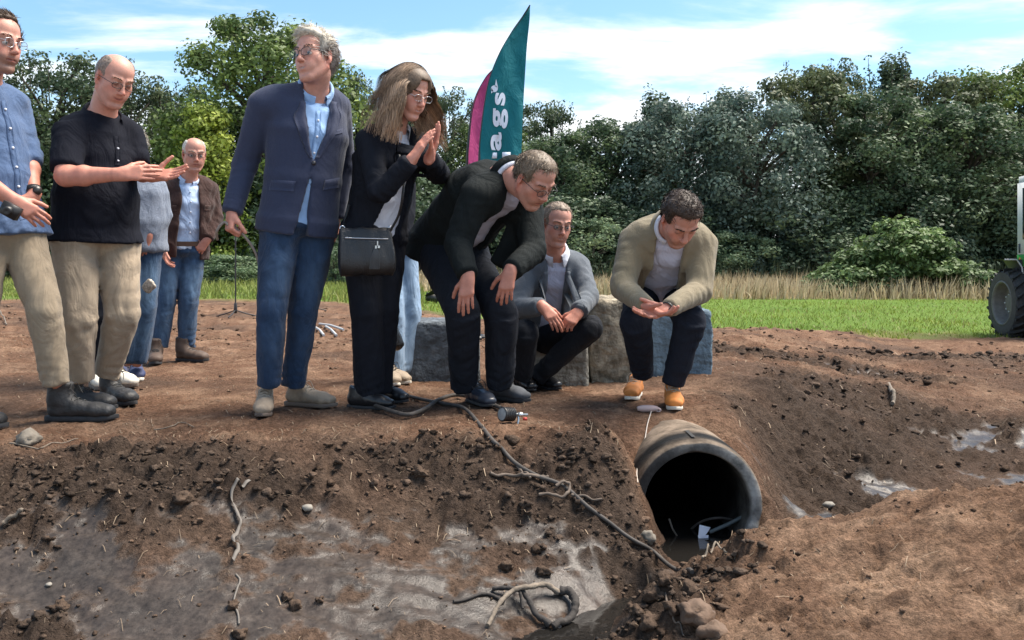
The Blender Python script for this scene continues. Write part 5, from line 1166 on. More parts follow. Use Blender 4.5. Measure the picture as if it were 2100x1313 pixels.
# 8 --- bent man in dark suit
p = Person('man in dark green-black suit bending over with both hands on his knees', dict(
    hd=(1094, 370, 4.22), nb=(1040, 356, 4.40), ch=(992, 398, 4.54), pl=(918, 492, 4.82), shA=(978, 400, 4.30), elA=(938, 500, 4.30), wrA=(960, 568, 4.16), shB=(1078, 420, 4.58), elB=(1094, 515, 4.46), wrB=(1046, 556, 4.24),
    hipA=(898, 520, 4.72), knA=(950, 640, 4.40), anA=(952, 792, 4.62), hipB=(958, 525, 4.84), knB=(1028, 645, 4.48), anB=(1024, 790, 4.64)), SKIN_B, hs=1.05, build=1.08)
p.body(46, 40, -6, {'A': dict(fdir=(-.10, -.12, -1), palm=(.15, .9, -.1), thumb=(-1, -.3, 0), curl=.22, spread=.12, thumb_out=.75), 'B': dict(fdir=(-.22, -.10, -.97), palm=(.1, .95, 0), thumb=(-1, -.2, 0), curl=.38, spread=.16, thumb_out=.8)}, chubby=1.08, blush=.55, neck=.064, stubble=.25, sc_=(.22, .14, .11))
build_hair(p.root, p.base, p.J['hd'], p.R, p.hs, dict(col=(.17, .125, .085), col2=(.15, .115, .085), line=.072, thick=.009, len=.028, n=3000, comb=(.2, .35, -.1), lift=.3))
build_face_bits(p.root, p.base, p.J['hd'], p.R, p.hs, dict(brow=(.10, .075, .055), open=0, glasses=dict(rx=.027, rz=.017, tr=.0022)))
p.trousers('trousers', F_DARKTROUSER, (.108, .082, .068), seed=31, amp=.006, cuff=1.0)
S = SDF(); p.torso(S, .004, .03, waist=.012); sh = p.cloth('shirt', S, F_LILAC, amp=.005, seed=13)
p.collar(F_WHITE, .074, .046, gap=22, point=.075, thick=.016, drop=.004)
S = SDF(); p.torso(S, .030, .12, waist=.016, hemw=.028, chest=.006, hemdir=(-.30, .25, -.95))
p.cut_front(S, [(-.52, -.12, .11), (-.14, -.05, .075), (.02, -.035, .060), (.22, -.06, .07)])
for q in 'AB': p.sleeve(S, q, (.079, .064, .050), .97, seed=ord(q)+23)
S.econe(P(1088, 425, 4.56), P(1040, 545, 4.56), (.075, .035), (.10, .03), (1, .4, 0), .03)
jk = p.cloth('suit_jacket', S, F_GREENBLACK, amp=.004, seed=14)
p.collar(F_GREENBLACK, .088, .030, gap=40, point=.06, thick=.012, parent=jk)
shoe(p.root, p.base, *foot_from((930, 815), (1012, 838), .30), 'dress', (L_BLUESHOE, L_SOLE, L_LACE)); shoe(p.root, p.base, *foot_from((985, 815), (1088, 828), .30), 'sneaker', (L_GREYSHOE, L_SOLE, L_LACE))

# 9 --- crouching man in grey jacket
p = Person('man in grey wool jacket squatting by the concrete blocks', dict(
    hd=(1141, 462, 5.10), nb=(1138, 522, 5.24), ch=(1132, 566, 5.32), pl=(1092, 680, 5.50), shA=(1084, 548, 5.26), elA=(1062, 634, 5.12), wrA=(1112, 628, 4.93), shB=(1186, 546, 5.32), elB=(1206, 608, 5.16), wrB=(1187, 640, 4.98),
    hipA=(1068, 696, 5.42), knA=(1078, 682, 4.96), anA=(1072, 776, 5.10), hipB=(1122, 696, 5.42), knB=(1212, 672, 5.04), anB=(1098, 776, 5.20)), SKIN_A, hs=1.0, build=1.0)
p.body(20, 14, 3, {'A': dict(fdir=(.62, -.30, -.72), palm=(.1, .6, -.6), thumb=(.5, .2, .6), curl=.30, spread=.05), 'B': dict(fdir=(-.55, -.40, -.55), palm=(-.2, .7, -.6), thumb=(-.5, .2, .6), curl=.75)}, smile=1.4, blush=.6, neck=.054, chubby=.98)
build_hair(p.root, p.base, p.J['hd'], p.R, p.hs, dict(col=(.25, .19, .14), col2=(.22, .17, .13), line=.070, thick=.007, len=.022, n=2000))
build_face_bits(p.root, p.base, p.J['hd'], p.R, p.hs, dict(brow=(.17, .12, .09), open=.4, glasses=dict(rx=.026, rz=.015, tr=.0022)))
p.trousers('trousers', F_GREYTROUSER, (.094, .076, .058), seed=37, amp=.006, cuff=.98, rise=.04)
S = SDF(); p.torso(S, .004, .02, waist=.0); sh = p.cloth('shirt', S, F_LILAC, amp=.005, seed=15)
p.collar(F_WHITE, .064, .046, gap=22, point=.075, thick=.016, drop=.004)
S = SDF(); p.torso(S, .026, .06, waist=.006, hemw=.015)
p.cut_front(S, [(-.50, -.10, .085), (-.12, -.065, .045), (.0, -.055, .04), (.18, -.06, .06)])
for q in 'AB': p.sleeve(S, q, (.074, .064, .052), .97, seed=ord(q)+29)
jk = p.cloth('jacket', S, F_GREYW, amp=.0035, seed=16)
lapels(p, jk, F_GREYW, lambda w: np.interp(w, [-.12, 0, .18], [-.065, -.055, -.06]), lambda w: np.interp(w, [-.12, 0, .18], [.045, .04, .06]), -.11, .10, .05)
shoe(p.root, p.base, *foot_from((1085, 792), (1150, 803), .29), 'dress', (L_BLACKSHOE, L_SOLE, L_LACE)); shoe(p.root, p.base, *foot_from((1060, 795), (1095, 806), .29), 'dress', (L_BLACKSHOE, L_SOLE, L_LACE))

# 10 --- man in beige jacket above the pipe
p = Person('dark-haired man in beige jacket crouching above the pipe with orange shoes', dict(
    hd=(1394, 451, 4.18), nb=(1376, 466, 4.36), ch=(1364, 500, 4.50), pl=(1352, 592, 4.80), shA=(1300, 492, 4.46), elA=(1276, 590, 4.38), wrA=(1328, 630, 4.13), shB=(1440, 498, 4.46), elB=(1434, 596, 4.36), wrB=(1368, 634, 4.11),
    hipA=(1320, 600, 4.80), knA=(1303, 662, 4.38), anA=(1320, 768, 4.64), hipB=(1388, 600, 4.80), knB=(1414, 660, 4.36), anB=(1380, 788, 4.46)), SKIN_A, hs=1.02, build=1.02)
p.body(16, 52, -4, {'A': dict(fdir=(.55, -.5, -.25), palm=(.2, -.1, .9), thumb=(.2, -.3, .6), curl=.42, spread=.05), 'B': dict(fdir=(-.92, -.28, -.25), palm=(.1, -.45, .85), thumb=(-.2, .3, .8), curl=.30, spread=.06)}, smile=1.4, blush=.5, neck=.058, stubble=.4, sc_=(.16, .10, .075))
build_hair(p.root, p.base, p.J['hd'], p.R, p.hs, dict(col=(.055, .036, .026), col2=(.045, .032, .025), line=.066, thick=.013, len=.03, n=3200, comb=(.1, .1, .5), lift=.4, quiff=1))
build_face_bits(p.root, p.base, p.J['hd'], p.R, p.hs, dict(brow=(.04, .028, .02), open=0))
p.trousers('trousers', F_DARKJEAN, (.096, .078, .058), seed=43, amp=.006, cuff=.98, rise=.05, stack=.008)
S = SDF(); p.torso(S, .004, .03, waist=.0); sh = p.cloth('shirt', S, F_LILAC, amp=.005, seed=17)
p.collar(F_WHITE, .068, .046, gap=22, point=.075, thick=.016, drop=.004)
S = SDF(); p.torso(S, .030, .045, waist=.028, hemw=.022, chest=.008)
p.cut_front(S, [(-.42, -.105, .10), (-.12, -.085, .08), (.02, -.07, .065), (.2, -.07, .07)])
for q in 'AB': p.sleeve(S, q, (.077, .064, .044), .98, seed=ord(q)+31)
jk = p.cloth('bomber_jacket', S, F_BEIGE, amp=.003, sc=8, seed=18)
for q in 'AB': a_ = nrm(p.J['wr'+q]-p.J['el'+q]); b = MB(); b.lathe([(.030, -.050), (.043, -.046), (.041, -.010), (.036, -.004), (.030, -.004)], p.J['wr'+q]-a_*.012, a_, 22); b.build('cuff', F_BEIGE, jk, p.base)
p.collar(F_BEIGE, .084, .026, gap=52, point=.0, thick=.010, parent=jk)
a = nrm(p.J['wrB']-p.J['elB']); b = MB(); b.lathe([(.031, -.011), (.034, -.011), (.034, .011), (.031, .011)], p.J['wrB']-a*.004, a, 20); wt_ = b.build('wristwatch', M_BLACKLEATHER, p.root, p.base)
b = MB(); b.lathe([(0, .010), (.016, .010), (.018, .004), (.018, -.004)], p.J['wrB']-a*.004+np.array([.012, -.026, -.010]), (.3, -.8, -.4), 18); b.build('dial', M_GLASSF, wt_, p.base, False)
shoe(p.root, p.base, *foot_from((1325, 795), (1292, 824), .29), 'sneaker', (L_ORANGE, L_WSOLE, L_LACE2)); shoe(p.root, p.base, *foot_from((1373, 815), (1386, 848), .29), 'sneaker', (L_ORANGE, L_WSOLE, L_LACE2))

# 11 --- person in pale jeans behind the woman
p = Person('person in pale blue jeans almost hidden behind the woman in black', dict(
    hd=(800, 300, 5.55), nb=(795, 348, 5.6), ch=(795, 398, 5.6), pl=(808, 505, 5.6), shA=(755, 376, 5.55), elA=(752, 440, 5.55), wrA=(765, 490, 5.5), shB=(835, 376, 5.65), elB=(838, 440, 5.65), wrB=(812, 480, 5.55),
    hipA=(796, 520, 5.56), knA=(808, 650, 5.5), anA=(808, 765, 5.5), hipB=(830, 520, 5.64), knB=(842, 645, 5.6), anB=(824, 762, 5.58)), SKIN_B, hs=.95, build=.88, lod=1.5)
p.body(40, 10, 0, {'A': dict(fdir=(.4, 0, -.9), palm=(1, 0, 0), thumb=(0, -1, 0), curl=.3), 'B': dict(fdir=(-.35, -.1, -.9), palm=(-.2, .9, 0), thumb=(-1, 0, 0), curl=.5)})
build_hair(p.root, p.base, p.J['hd'], p.R, p.hs, dict(col=(.08, .055, .035), thick=.014, n=800))
p.trousers('jeans', F_PALEJEAN, (.092, .078, .078), seed=47, h=.009, cuff=1.0)
S = SDF(); p.torso(S, .012, .04)
for q in 'AB': p.sleeve(S, q, (.064, .055, .044), .97, seed=1)
p.cloth('blouse', S, F_BLACK, h=.011, seed=19)
shoe(p.root, p.base, *foot_from((800, 785), (842, 790), .25), 'sneaker', (L_TAUPE, L_WSOLE, L_LACE)); shoe(p.root, p.base, *foot_from((790, 785), (815, 796), .25), 'sneaker', (L_TAUPE, L_WSOLE, L_LACE))
# ------------------------------------------------------------------ the buried pipe and what lies in it
def pipe():
    m = bpy.data.materials.new('stained_concrete'); m.use_nodes = True; nt = m.node_tree; b = nt.nodes['Principled BSDF']; L = nt.links.new
    t = nt.nodes.new('ShaderNodeTexCoord'); n = nt.nodes.new('ShaderNodeTexNoise'); L(t.outputs['Object'], n.inputs['Vector']); n.inputs['Scale'].default_value = 9; n.inputs['Detail'].default_value = 8; n.inputs['Roughness'].default_value = .65
    a = nt.nodes.new('ShaderNodeAttribute'); a.attribute_name = 'Col'
    r = nt.nodes.new('ShaderNodeMapRange'); L(n.outputs[0], r.inputs[0]); r.inputs[1].default_value = .3; r.inputs[2].default_value = .7; r.inputs[3].default_value = .22; r.inputs[4].default_value = 1.75
    x = nt.nodes.new('ShaderNodeVectorMath'); x.operation = 'SCALE'; L(a.outputs['Color'], x.inputs[0]); L(r.outputs[0], x.inputs['Scale']); L(x.outputs[0], b.inputs['Base Color']); b.inputs['Roughness'].default_value = .85; b.inputs['Specular IOR Level'].default_value = .12
    bp = nt.nodes.new('ShaderNodeBump'); L(n.outputs[0], bp.inputs['Height']); bp.inputs['Strength'].default_value = .5; bp.inputs['Distance'].default_value = .02; L(bp.outputs[0], b.inputs['Normal'])
    na_ = 96; th = np.arange(na_)*2*np.pi/na_
    prof = [(RO, 2.1), (RO, 1.0), (RO, .45), (RO, .30), (RO, .24), (RO, .20), (RO, .15), (RO-.001, .10), (RO-.002, .06), (RO-.004, .03), (RO-.010, .004), (RO-.016, 0), (RI+.010, 0), (RI+.006, .004), (RI, .03), (RI, .3), (RI, 1.0), (RI, 2.1), (0.01, 2.1)]
    V = []; Cc = []
    for r_, y in prof:
        jag = .0
        for q in th:
            nz = float(vnoise(np.array([q*5.0]), np.array([3.1]), 9)[0]-.5); chip = .016*max(0, nz)*(1 if y < .02 else .2)
            V.append([PC[0]+math.sin(q)*(r_-(chip if r_ > .25 else -chip*.8)), PC[1]+y+(chip*1.2 if y < .02 else 0), PC[2]+math.cos(q)*(r_-(chip if r_ > .25 else -chip*.8))])
            if r_ >= RO-.0105: # outside: tan concrete with a dark bitumen band
                band = math.exp(-((y-.12)/.09)**4); side = .62+.38*min(1, abs(math.sin(q))**.6+.1); c = lerp((.16, .125, .095), (.010, .011, .012), band*min(1, side+.22))
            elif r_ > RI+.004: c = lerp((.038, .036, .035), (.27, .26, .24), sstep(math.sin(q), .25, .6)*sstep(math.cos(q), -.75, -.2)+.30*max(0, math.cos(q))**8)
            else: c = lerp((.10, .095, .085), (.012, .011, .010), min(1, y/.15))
            Cc.append(c)
    V = np.array(V); n_ = len(prof); i = np.arange(n_-1)[:, None]*na_; j = np.arange(na_)[None]; k = (j+1) % na_
    F = np.stack([i+j, i+na_+j, i+na_+k, i+k], -1).reshape(-1, 4)
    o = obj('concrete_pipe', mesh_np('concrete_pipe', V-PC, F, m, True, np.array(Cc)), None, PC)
    tag(o, 'old concrete drain pipe sticking out of the soil bank', 'pipe')
    # painted T-shaped mark near the rim
    mb = MB(); M_T = mat('mark_paint', (.02, .02, .02), .7)
    def on(q, y): return np.array([math.sin(q)*(RO+.003), y, math.cos(q)*(RO+.003)])
    for (q0, y0), (q1, y1), w in (((-.03, .05), (-.03, .20), .008), ((-.075, .20), (.02, .205), .006)):
        a_, b_ = on(q0, y0), on(q1, y1); d_ = nrm(b_-a_); nn = nrm([math.sin((q0+q1)/2), 0, math.cos((q0+q1)/2)]); s_ = np.cross(d_, nn)*w
        mb.add([a_-s_, a_+s_, b_+s_, b_-s_], [[0, 1, 2, 3]])
    mb.build('painted_mark', M_T, o)
pipe()
M_RUBBER = mat('black_hose_rubber', (.028, .028, .028), .55, nscale=40, namp=.4, bump=.1, bscale=60); M_MUDHOSE = mat('muddy_hose_rubber', (.050, .043, .038), .75, nscale=22, namp=.5)
M_CHROME = mat('worn_metal', (.50, .52, .52), .35, metal=.9, nscale=30, namp=.2); M_RED = mat('red_cap', (.45, .04, .03), .5); M_BLACKPL = mat('black_plastic', (.015, .015, .016), .45)
# ring of dark cable and a folded paper tag at the water line inside the pipe
q = np.linspace(-.18, np.pi+.1, 40); c0 = P(1472, 1112, 3.86)
rb = MB(); rb.tube([c0+np.array([math.cos(a)*.125, .03*math.cos(a*2), math.sin(a)*.115]) for a in q], .0055, 8)
tag(rb.build('cable_ring', M_MUDHOSE), 'loop of dark cable standing in the water inside the pipe', 'cable')
rb = MB(); rb.tube([P(1455, 1092, 3.78), P(1492, 1076, 3.80), P(1531, 1056, 3.82)], .0085, 8)
tag(rb.build('rod', mat('weathered_rod', (.10, .12, .12), .6)), 'slanting grey rod crossing the cable loop in the pipe', 'rod')
M_PAPER = mat('paper_tag', (.75, .76, .82), .6)
rb = MB(); a_ = P(1433, 1098, 3.74); rb.add([a_+[-.002, 0, 0], a_+[.022, -.004, -.006], a_+[.030, .01, .036], a_+[.006, .012, .042], a_+[.045, .018, .012], a_+[.055, .02, .028]], [[0, 1, 2, 3], [1, 4, 5, 2]]); rb.add(np.array([a_+[-.004, -.002, 0], a_+[.044, .01, -.002], a_+[.040, .0, -.024], a_+[.0, -.004, -.022]]), [[0, 1, 2, 3]])
tag(rb.build('paper_tag', M_PAPER, smooth=False), 'small folded white paper tag just above the water in the pipe', 'paper')

# hose
def ground_path(pxs, off, n=10, sm=5, sink=.004):
    pts = [onG(a, b) for a, b in pxs]; s_ = spline(pts, n); s_[:, 2] = ground_h(s_[:, 0], s_[:, 1])+off; 
    kk = np.hanning(sm+2)[1:-1]; kk /= kk.sum(); zz = np.convolve(np.pad(s_[:, 2], sm//2, 'edge'), kk, 'valid'); s_[:, 2] = np.maximum(zz, s_[:, 2]-sink); return s_
h1 = ground_path([(1028, 842), (985, 826), (935, 818), (900, 830), (872, 850), (835, 860), (795, 850), (757, 830), (738, 810), (745, 800), (765, 797), (800, 806), (850, 820), (905, 832), (950, 846), (985, 875), (1010, 905), (1032, 932), (1060, 962), (1095, 982), (1130, 998), (1165, 1018), (1210, 1050), (1260, 1090), (1310, 1125), (1350, 1148), (1402, 1168), (1420, 1185)], .014, 8, 21, .03)
h1[:70, 2] += .012*np.sin(np.linspace(0, np.pi, 70))
hb = MB(); hb.tube(h1, np.linspace(.0105, .0075, len(h1)), 10)
tag(hb.build('hose', M_MUDHOSE), 'dark muddy hose looping on the soil and running down into the ditch', 'hose')
def lamp():
    c = onG(1043, 866, .0)+np.array([0, 0, .045]); e = empty('inspection_lamp', c-[0, 0, .045], 'black finned underwater lamp with metal fittings at the end of the hose', 'lamp'); base = c-[0, 0, .045]
    ax = nrm((-.75, -.62, .12)); b = MB(); prof = [(.0, -.035), (.026, -.035)]
    for i in range(5): z = -.03+i*.013; prof += [(.030, z), (.041, z+.001), (.041, z+.006), (.030, z+.007)]
    prof += [(.040, .036), (.043, .040), (.043, .050), (.036, .052)]; b.lathe(prof, c, ax, 28); b.build('housing', M_BLACKPL, e, base)
    b = MB(); b.lathe([(.036, .051), (.02, .053), (0, .054)], c, ax, 28); b.build('lamp_glass', mat('lamp_glass', (.22, .24, .25), .08), e, base)
    r = nrm((1, .1, -.05)); s = c-ax*.03
    b = MB(); b.lathe([(0, -.01), (.015, -.01), (.015, .02), (.010, .022), (.010, .03), (.014, .032), (.014, .06), (.009, .062), (.009, .09), (0, .09)], s, r, 16); b.build('coupling', M_CHROME, e, base)
    b = MB(); b.tube(spline([s+r*.03, s+r*.035+[0, -.01, -.03], s+r*.025+[0, -.02, -.07], s+r*.018+[0, -.02, -.085]], 5), .007, 8); b.lathe([(0, 0), (.010, 0), (.010, .016), (0, .016)], s+r*.018+[0, -.02, -.10], (0, 0, 1), 12); b.build('lever', M_CHROME, e, base)
    b = MB(); b.lathe([(0, .062), (.009, .062), (.009, .085), (0, .085)], s+[0, -.01, -.022], r, 12); b.build('red_cap', M_RED, e, base)
    e.scale = (.76, .76, .76)
lamp()
# bundle of pinkish twine with its loose end hanging past the pipe
M_TWINE = mat('pink_twine', (.52, .40, .38), .8); c = onG(1330, 846)+np.array([0, 0, .016]); e = empty('twine_bundle', c-[0, 0, .016], 'wound bundle of pinkish twine lying above the pipe', 'twine')
b = MB(); tt = np.linspace(0, 22*2*np.pi, 700); ln = np.linspace(-.055, .045, 700); rr = .017*np.sqrt(np.clip(1-((ln+.005)/.058)**2, .08, 1)); b.tube(np.stack([c[0]+ln, c[1]+rr*np.cos(tt), c[2]+.9*rr*np.sin(tt)+.002], -1), .0027, 5)
b.build('winding', M_TWINE, e, c-[0, 0, .016]); b = MB()
for q in range(5): b.tube(c+np.stack([.045+.016*np.cos(np.linspace(0, 6.28, 16)+q), .008*np.sin(np.linspace(0, 6.28, 16)*2), -.004+.010*np.sin(np.linspace(0, 6.28, 16)+q*.7)], -1), .0025, 5)
b.build('knot', M_TWINE, e, c-[0, 0, .016])
pts = [c+[.012, -.012, -.008]]+[onG(a, b_, .004) for a, b_ in ((1328, 872), (1322, 905), (1312, 940), (1306, 970), (1308, 992))]; b = MB(); b.tube(spline(pts, 6), .0026, 6); tag(b.build('cord', mat('pale_cord', (.50, .44, .38), .8)), 'pale cord hanging from the twine bundle down beside the pipe', 'cord')

# cord held by the blazer man
M_ROPE = mat('grey_rope', (.24, .20, .17), .8); b = MB(); w = hand5
b.tube(spline([w+[-.075, .02, -.13], w+[-.060, -.03, -.09], w+[-.028, -.03, -.050], w+[.0, -.035, -.065], w+[.035, -.02, -.085], w+[.075, .0, -.13], w+[.105, .03, -.19], w+[.118, .05, -.25]], 6), .0065, 8)
tag(b.build('rope', M_ROPE), 'short grey-brown rope hanging from the fist of the blazer man', 'rope')

# microphone stand
def micstand(px, py, top, label, boom=False):
    g_ = onG(px, py); d = g_[1]; e = empty('microphone_stand', g_, label, 'stand'); zt = CAMZ-d*(top-HOR)/FPX
    b = MB(); b.tube([g_+[0, 0, .10], [g_[0], g_[1], zt]], .011, 10); b.build('pole', M_BLACKPL, e, g_)
    b = MB(); b.lathe([(0, .06), (.020, .06), (.028, .10), (.022, .20), (.012, .22)], g_, (0, 0, 1), 14); b.build('hub', M_BLACKPL, e, g_)
    for a in (2.9, .25, 4.7):
        b = MB(); dv = np.array([math.cos(a), math.sin(a), 0]); b.tube([g_+[0, 0, .11], g_+dv*.15+[0, 0, .055], g_+dv*.32+[0, 0, .012]], .009, 8); b.build('leg', M_BLACKPL, e, g_)
    if boom: b = MB(); b.tube([[g_[0], g_[1], zt], [g_[0]+.25, g_[1], zt+.18]], .009, 8); b.build('boom', M_BLACKPL, e, g_)
micstand(483, 652, 395, 'black microphone stand on the soil behind the blazer man', True)
micstand(632, 640, 470, 'black stand seen between the legs of the blazer man and the woman')
M_WHITEP = mat('white_plastic', (.42, .42, .42), .5)
for i, (a, b_) in enumerate((((648, 676), (664, 692)), ((668, 674), (690, 692)), ((655, 668), (704, 682)))):
    t = MB(); t.tube([onG(*a, .02), lerp(onG(*a), onG(*b_), .5)+[0, 0, .035], onG(*b_, .02)], .014, 8)
    tag(t.build('plastic_tube', M_WHITEP), ('leftmost of the three white plastic tubes on the soil right of the blazer man', 'middle of the three white plastic tubes on the soil right of the blazer man', 'longest and rearmost of the three white plastic tubes right of the blazer man')[i], 'tube', 'white tubes lying behind the group')
# small black stage lamp on the grass edge
c = onG(886, 622); e = empty('floor_spotlight', c, 'small black floor spotlight behind the bending man', 'spotlight'); d = c[1]
b = MB(); s = d/FPX; b.box(c+[0, 0, 11*s], (13*s, .10, 8*s), np.array(Matrix.Rotation(.25, 3, 'Y'))); b.build('housing', M_BLACKPL, e, c, False)
b = MB(); b.add(c+np.array([[-16*s, -.12, 14*s], [2*s, -.14, 27*s], [16*s, -.12, 20*s], [14*s, .1, 18*s], [-16*s, .1, 14*s]]), [[0, 1, 2, 3]]); b.tube([c+[-10*s, 0, 0], c+[-10*s, 0, 12*s]], .02, 6); b.tube([c+[10*s, 0, 0], c+[10*s, 0, 12*s]], .02, 6); b.build('barn_door', M_BLACKPL, e, c, False)
# black carrier bag hanging behind the woman's trousers
c = P(806, 690, 5.2); S = SDF(); S.econe(c+[-.02, 0, .09], c+[0, 0, -.05], (.035, .03), (.065, .05), (1, 0, 0), .03); V, F = S.mesh(.009, folds(.008, 20, 3)); o = obj('carrier_bag', mesh_np('carrier_bag', V-c, F, mat('black_polythene', (.012, .012, .013), .25), True), None, c); tag(o, 'shiny black carrier bag hanging behind the woman beside pale jeans', 'bag')
# crumpled snack packet beside the grey jumper
c = P(306, 588, 5.455); S = SDF(); S.econe(c+[-.02, 0, -.02], c+[.02, 0, .02], (.035, .02), (.040, .015), (0, 0, 1), .01); V, F = S.mesh(.006, folds(.008, 40, 8)); o = obj('paper_packet', mesh_np('paper_packet', V-c, F, mat('patterned_packet', (.36, .31, .25), .5, nscale=60, namp=.7), True), None, c); tag(o, 'crumpled patterned packet in front of the blue jeans behind the polo man', 'packet')
# dark camera held in the clasped hands of the blue shirt man
c = P(22, 432, 3.74); e = empty('camera', c, 'small black camera held by the blue shirt man', 'camera'); b = MB(); b.box(c, (.038, .016, .028), np.array(Matrix.Rotation(.5, 3, 'Y'))); b.build('housing', M_BLACKPL, e, c, False); b = MB(); b.lathe([(.019, 0), (.019, .03), (.013, .032), (0, .028)], c+[0, -.014, 0], (.2, -1, -.2), 20); b.build('lens_barrel', M_BLACKPL, e, c)

# handbag
def handbag():
    d = 4.24; c = P(752, 514, d); e = empty('handbag', P(752, 566, d), 'black leather shoulder bag with zip and tassel on the hip of the woman', 'bag'); base = P(752, 566, d)
    l, r = P(702, 516, d-.02), P(800, 516, d+.05); ax = nrm(r-l); up = np.array([0, 0, 1.]); n = nrm(np.cross(ax, up)); n = n if n[1] < 0 else -n
    S = SDF(); S.econe(l+up*.03, r+up*.04, (.085, .030), (.080, .028), up, .02, .25); S.econe(l-up*.055-ax*.004, r-up*.055+ax*.004, (.062, .046), (.060, .044), up, .03, .3); S.econe(l-up*.02, r-up*.02, (.08, .038), (.08, .036), up, .03, .25)
    V, F = S.mesh(.006, folds(.004, 22, 4)); to_obj('pouch', V, F, M_BLACKLEATHER, base, e); bv = BVHTree.FromPolygons(V.tolist(), F.tolist())
    def fr(a, u, lift=.004):
        o = c+ax*a+up*u+n*.2; h = bv.ray_cast(Vector(o), Vector(-n), .5); return (np.array(h[0]) if h[0] is not None else c+ax*a+up*u+n*.04)+n*lift
    b = MB(); b.tube([fr(a, .060-.022*(a+.11)) for a in np.linspace(-.105, .100, 20)], .0034, 6); z = b.build('zip', M_STEEL, e, base)
    b = MB(); p0 = fr(.048, .045, .014)
    b.tube([p0, p0-up*.022], .004, 6); b.tube([p0-up*.022+ax*.006, p0-up*.034+ax*.006], .007, 8); b.tube([p0-up*.022-ax*.008, p0-up*.036-ax*.008], .006, 8); b.build('zip_pull', M_CHROME, z, base)
    b = MB()
    for i in range(9): o = (i-4)*.0055; b.tube(spline([p0-up*.034+ax*(o*.3-.008), p0-up*.08+ax*(o*.9-.012)+n*.004, p0-up*.135+ax*(o-.016)], 4), .0036, 5)
    b.build('tassel', mat('tassel_leather', (.03, .032, .036), .4), e, base)
    b = MB(); b.tube(spline([r+up*.10, P(818, 440, 4.26), P(826, 400, 4.22), P(828, 360, 4.26), P(818, 318, 4.30)], 6), .007, 6); b.build('strap', M_BLACKLEATHER, e, base); b = MB(); b.tube(spline([l+up*.10, P(706, 455, 4.32), P(716, 420, 4.36)], 5), .007, 6); b.build('strap', M_BLACKLEATHER, e, base)
    for q in (l+up*.112, r+up*.112): b = MB(); b.lathe([(.010, -.003), (.014, -.003), (.014, .003), (.010, .003)], q, n, 14); b.build('ring', M_STEEL, e, base)
handbag()

# ------------------------------------------------------------------ concrete blocks
def block(px0, px1, top, bot, dep, yaw, col, label, rough=.012, seed=0, lean=0.0, jag=.0, namp=.5):
    d = (CAMZ-0)*FPX/(bot-HOR); x0, x1 = d*(px0-1050)/FPX, d*(px1-1050)/FPX; H = CAMZ-d*(top-HOR)/FPX; W = x1-x0
    nx, ny, nz = 26, 16, 20; V = {}; vs = []; F = []
    def vid(i, j, k):
        if (i, j, k) not in V: V[(i, j, k)] = len(vs); vs.append([i/nx-.5, j/ny, k/nz])
        return V[(i, j, k)]
    for i in range(nx):
        for k in range(nz): F += [[vid(i, 0, k), vid(i+1, 0, k), vid(i+1, 0, k+1), vid(i, 0, k+1)], [vid(i, ny, k), vid(i, ny, k+1), vid(i+1, ny, k+1), vid(i+1, ny, k)]]
        for j in range(ny): F += [[vid(i, j, nz), vid(i+1, j, nz), vid(i+1, j+1, nz), vid(i, j+1, nz)]]
    for j in range(ny):
        for k in range(nz): F += [[vid(0, j, k), vid(0, j, k+1), vid(0, j+1, k+1), vid(0, j+1, k)], [vid(nx, j, k), vid(nx, j+1, k), vid(nx, j+1, k+1), vid(nx, j, k+1)]]
    v = np.array(vs); ed = (np.abs(v[:, 0]) > .49).astype(int)+((v[:, 1] < .01) | (v[:, 1] > .99))+(v[:, 2] > .99)
    q = v*[W, dep, H+.12]-[0, 0, .12]
    c = np.array([0, dep/2, H/2]); nn = v-[0, .5, .45]; nn[np.abs(nn) < .42] = 0; nn /= np.linalg.norm(nn, axis=1)[:, None]+1e-9
    dsp = (fbm(q[:, 0]*7+seed+q[:, 1]*3, q[:, 2]*7+q[:, 1]*5, 4, seed)-.5)*2*rough+(vnoise(q[:, 0]*40+seed, q[:, 2]*40+q[:, 1]*30, seed+4)-.5)*rough*.6
    q = q+nn*dsp[:, None]
    q -= nn*(np.where(ed >= 2, .010+jag*np.maximum(0, fbm(q[:, 0]*9+seed, (q[:, 2]+q[:, 1])*9, 3, seed+8)-.35), 0))[:, None]
    q[:, 0] += lean*q[:, 2]-jag*.9*(v[:, 0] > .3)*fbm(q[:, 2]*9+seed, q[:, 1]*6, 3, seed+2)*((v[:, 0]-.3)/.2)
    m = mat('block_concrete', col, .85, nscale=11, namp=namp, bump=1.0, bscale=16, bdet=10, spec=.12, bdist=.05)
    o = obj('concrete_block', mesh_np('concrete_block', q, np.array(F), m, True), None, ((x0+x1)/2, d, 0)); o.rotation_euler = (0, 0, yaw); tag(o, label, 'block', 'concrete blocks behind the group')
    return o
block(832, 985, 660, 783, .55, .04, (.105, .120, .135), 'dark slate-grey concrete block left of the bending man', .010, 1, -.02)
block(1045, 1208, 690, 790, .6, .0, (.20, .19, .165), 'low smooth grey-brown concrete block behind the squatting man', .008, 2)
block(1206, 1318, 612, 785, .75, -.02, (.25, .215, .160), 'tall rough tan concrete block left of the beige jacket man', .022, 3, .02, .03, .8)
block(1330, 1474, 636, 777, .6, -.05, (.135, .185, .225), 'blue-grey concrete block with ragged right side behind the beige jacket man', .014, 4, -.03, .10, .35)

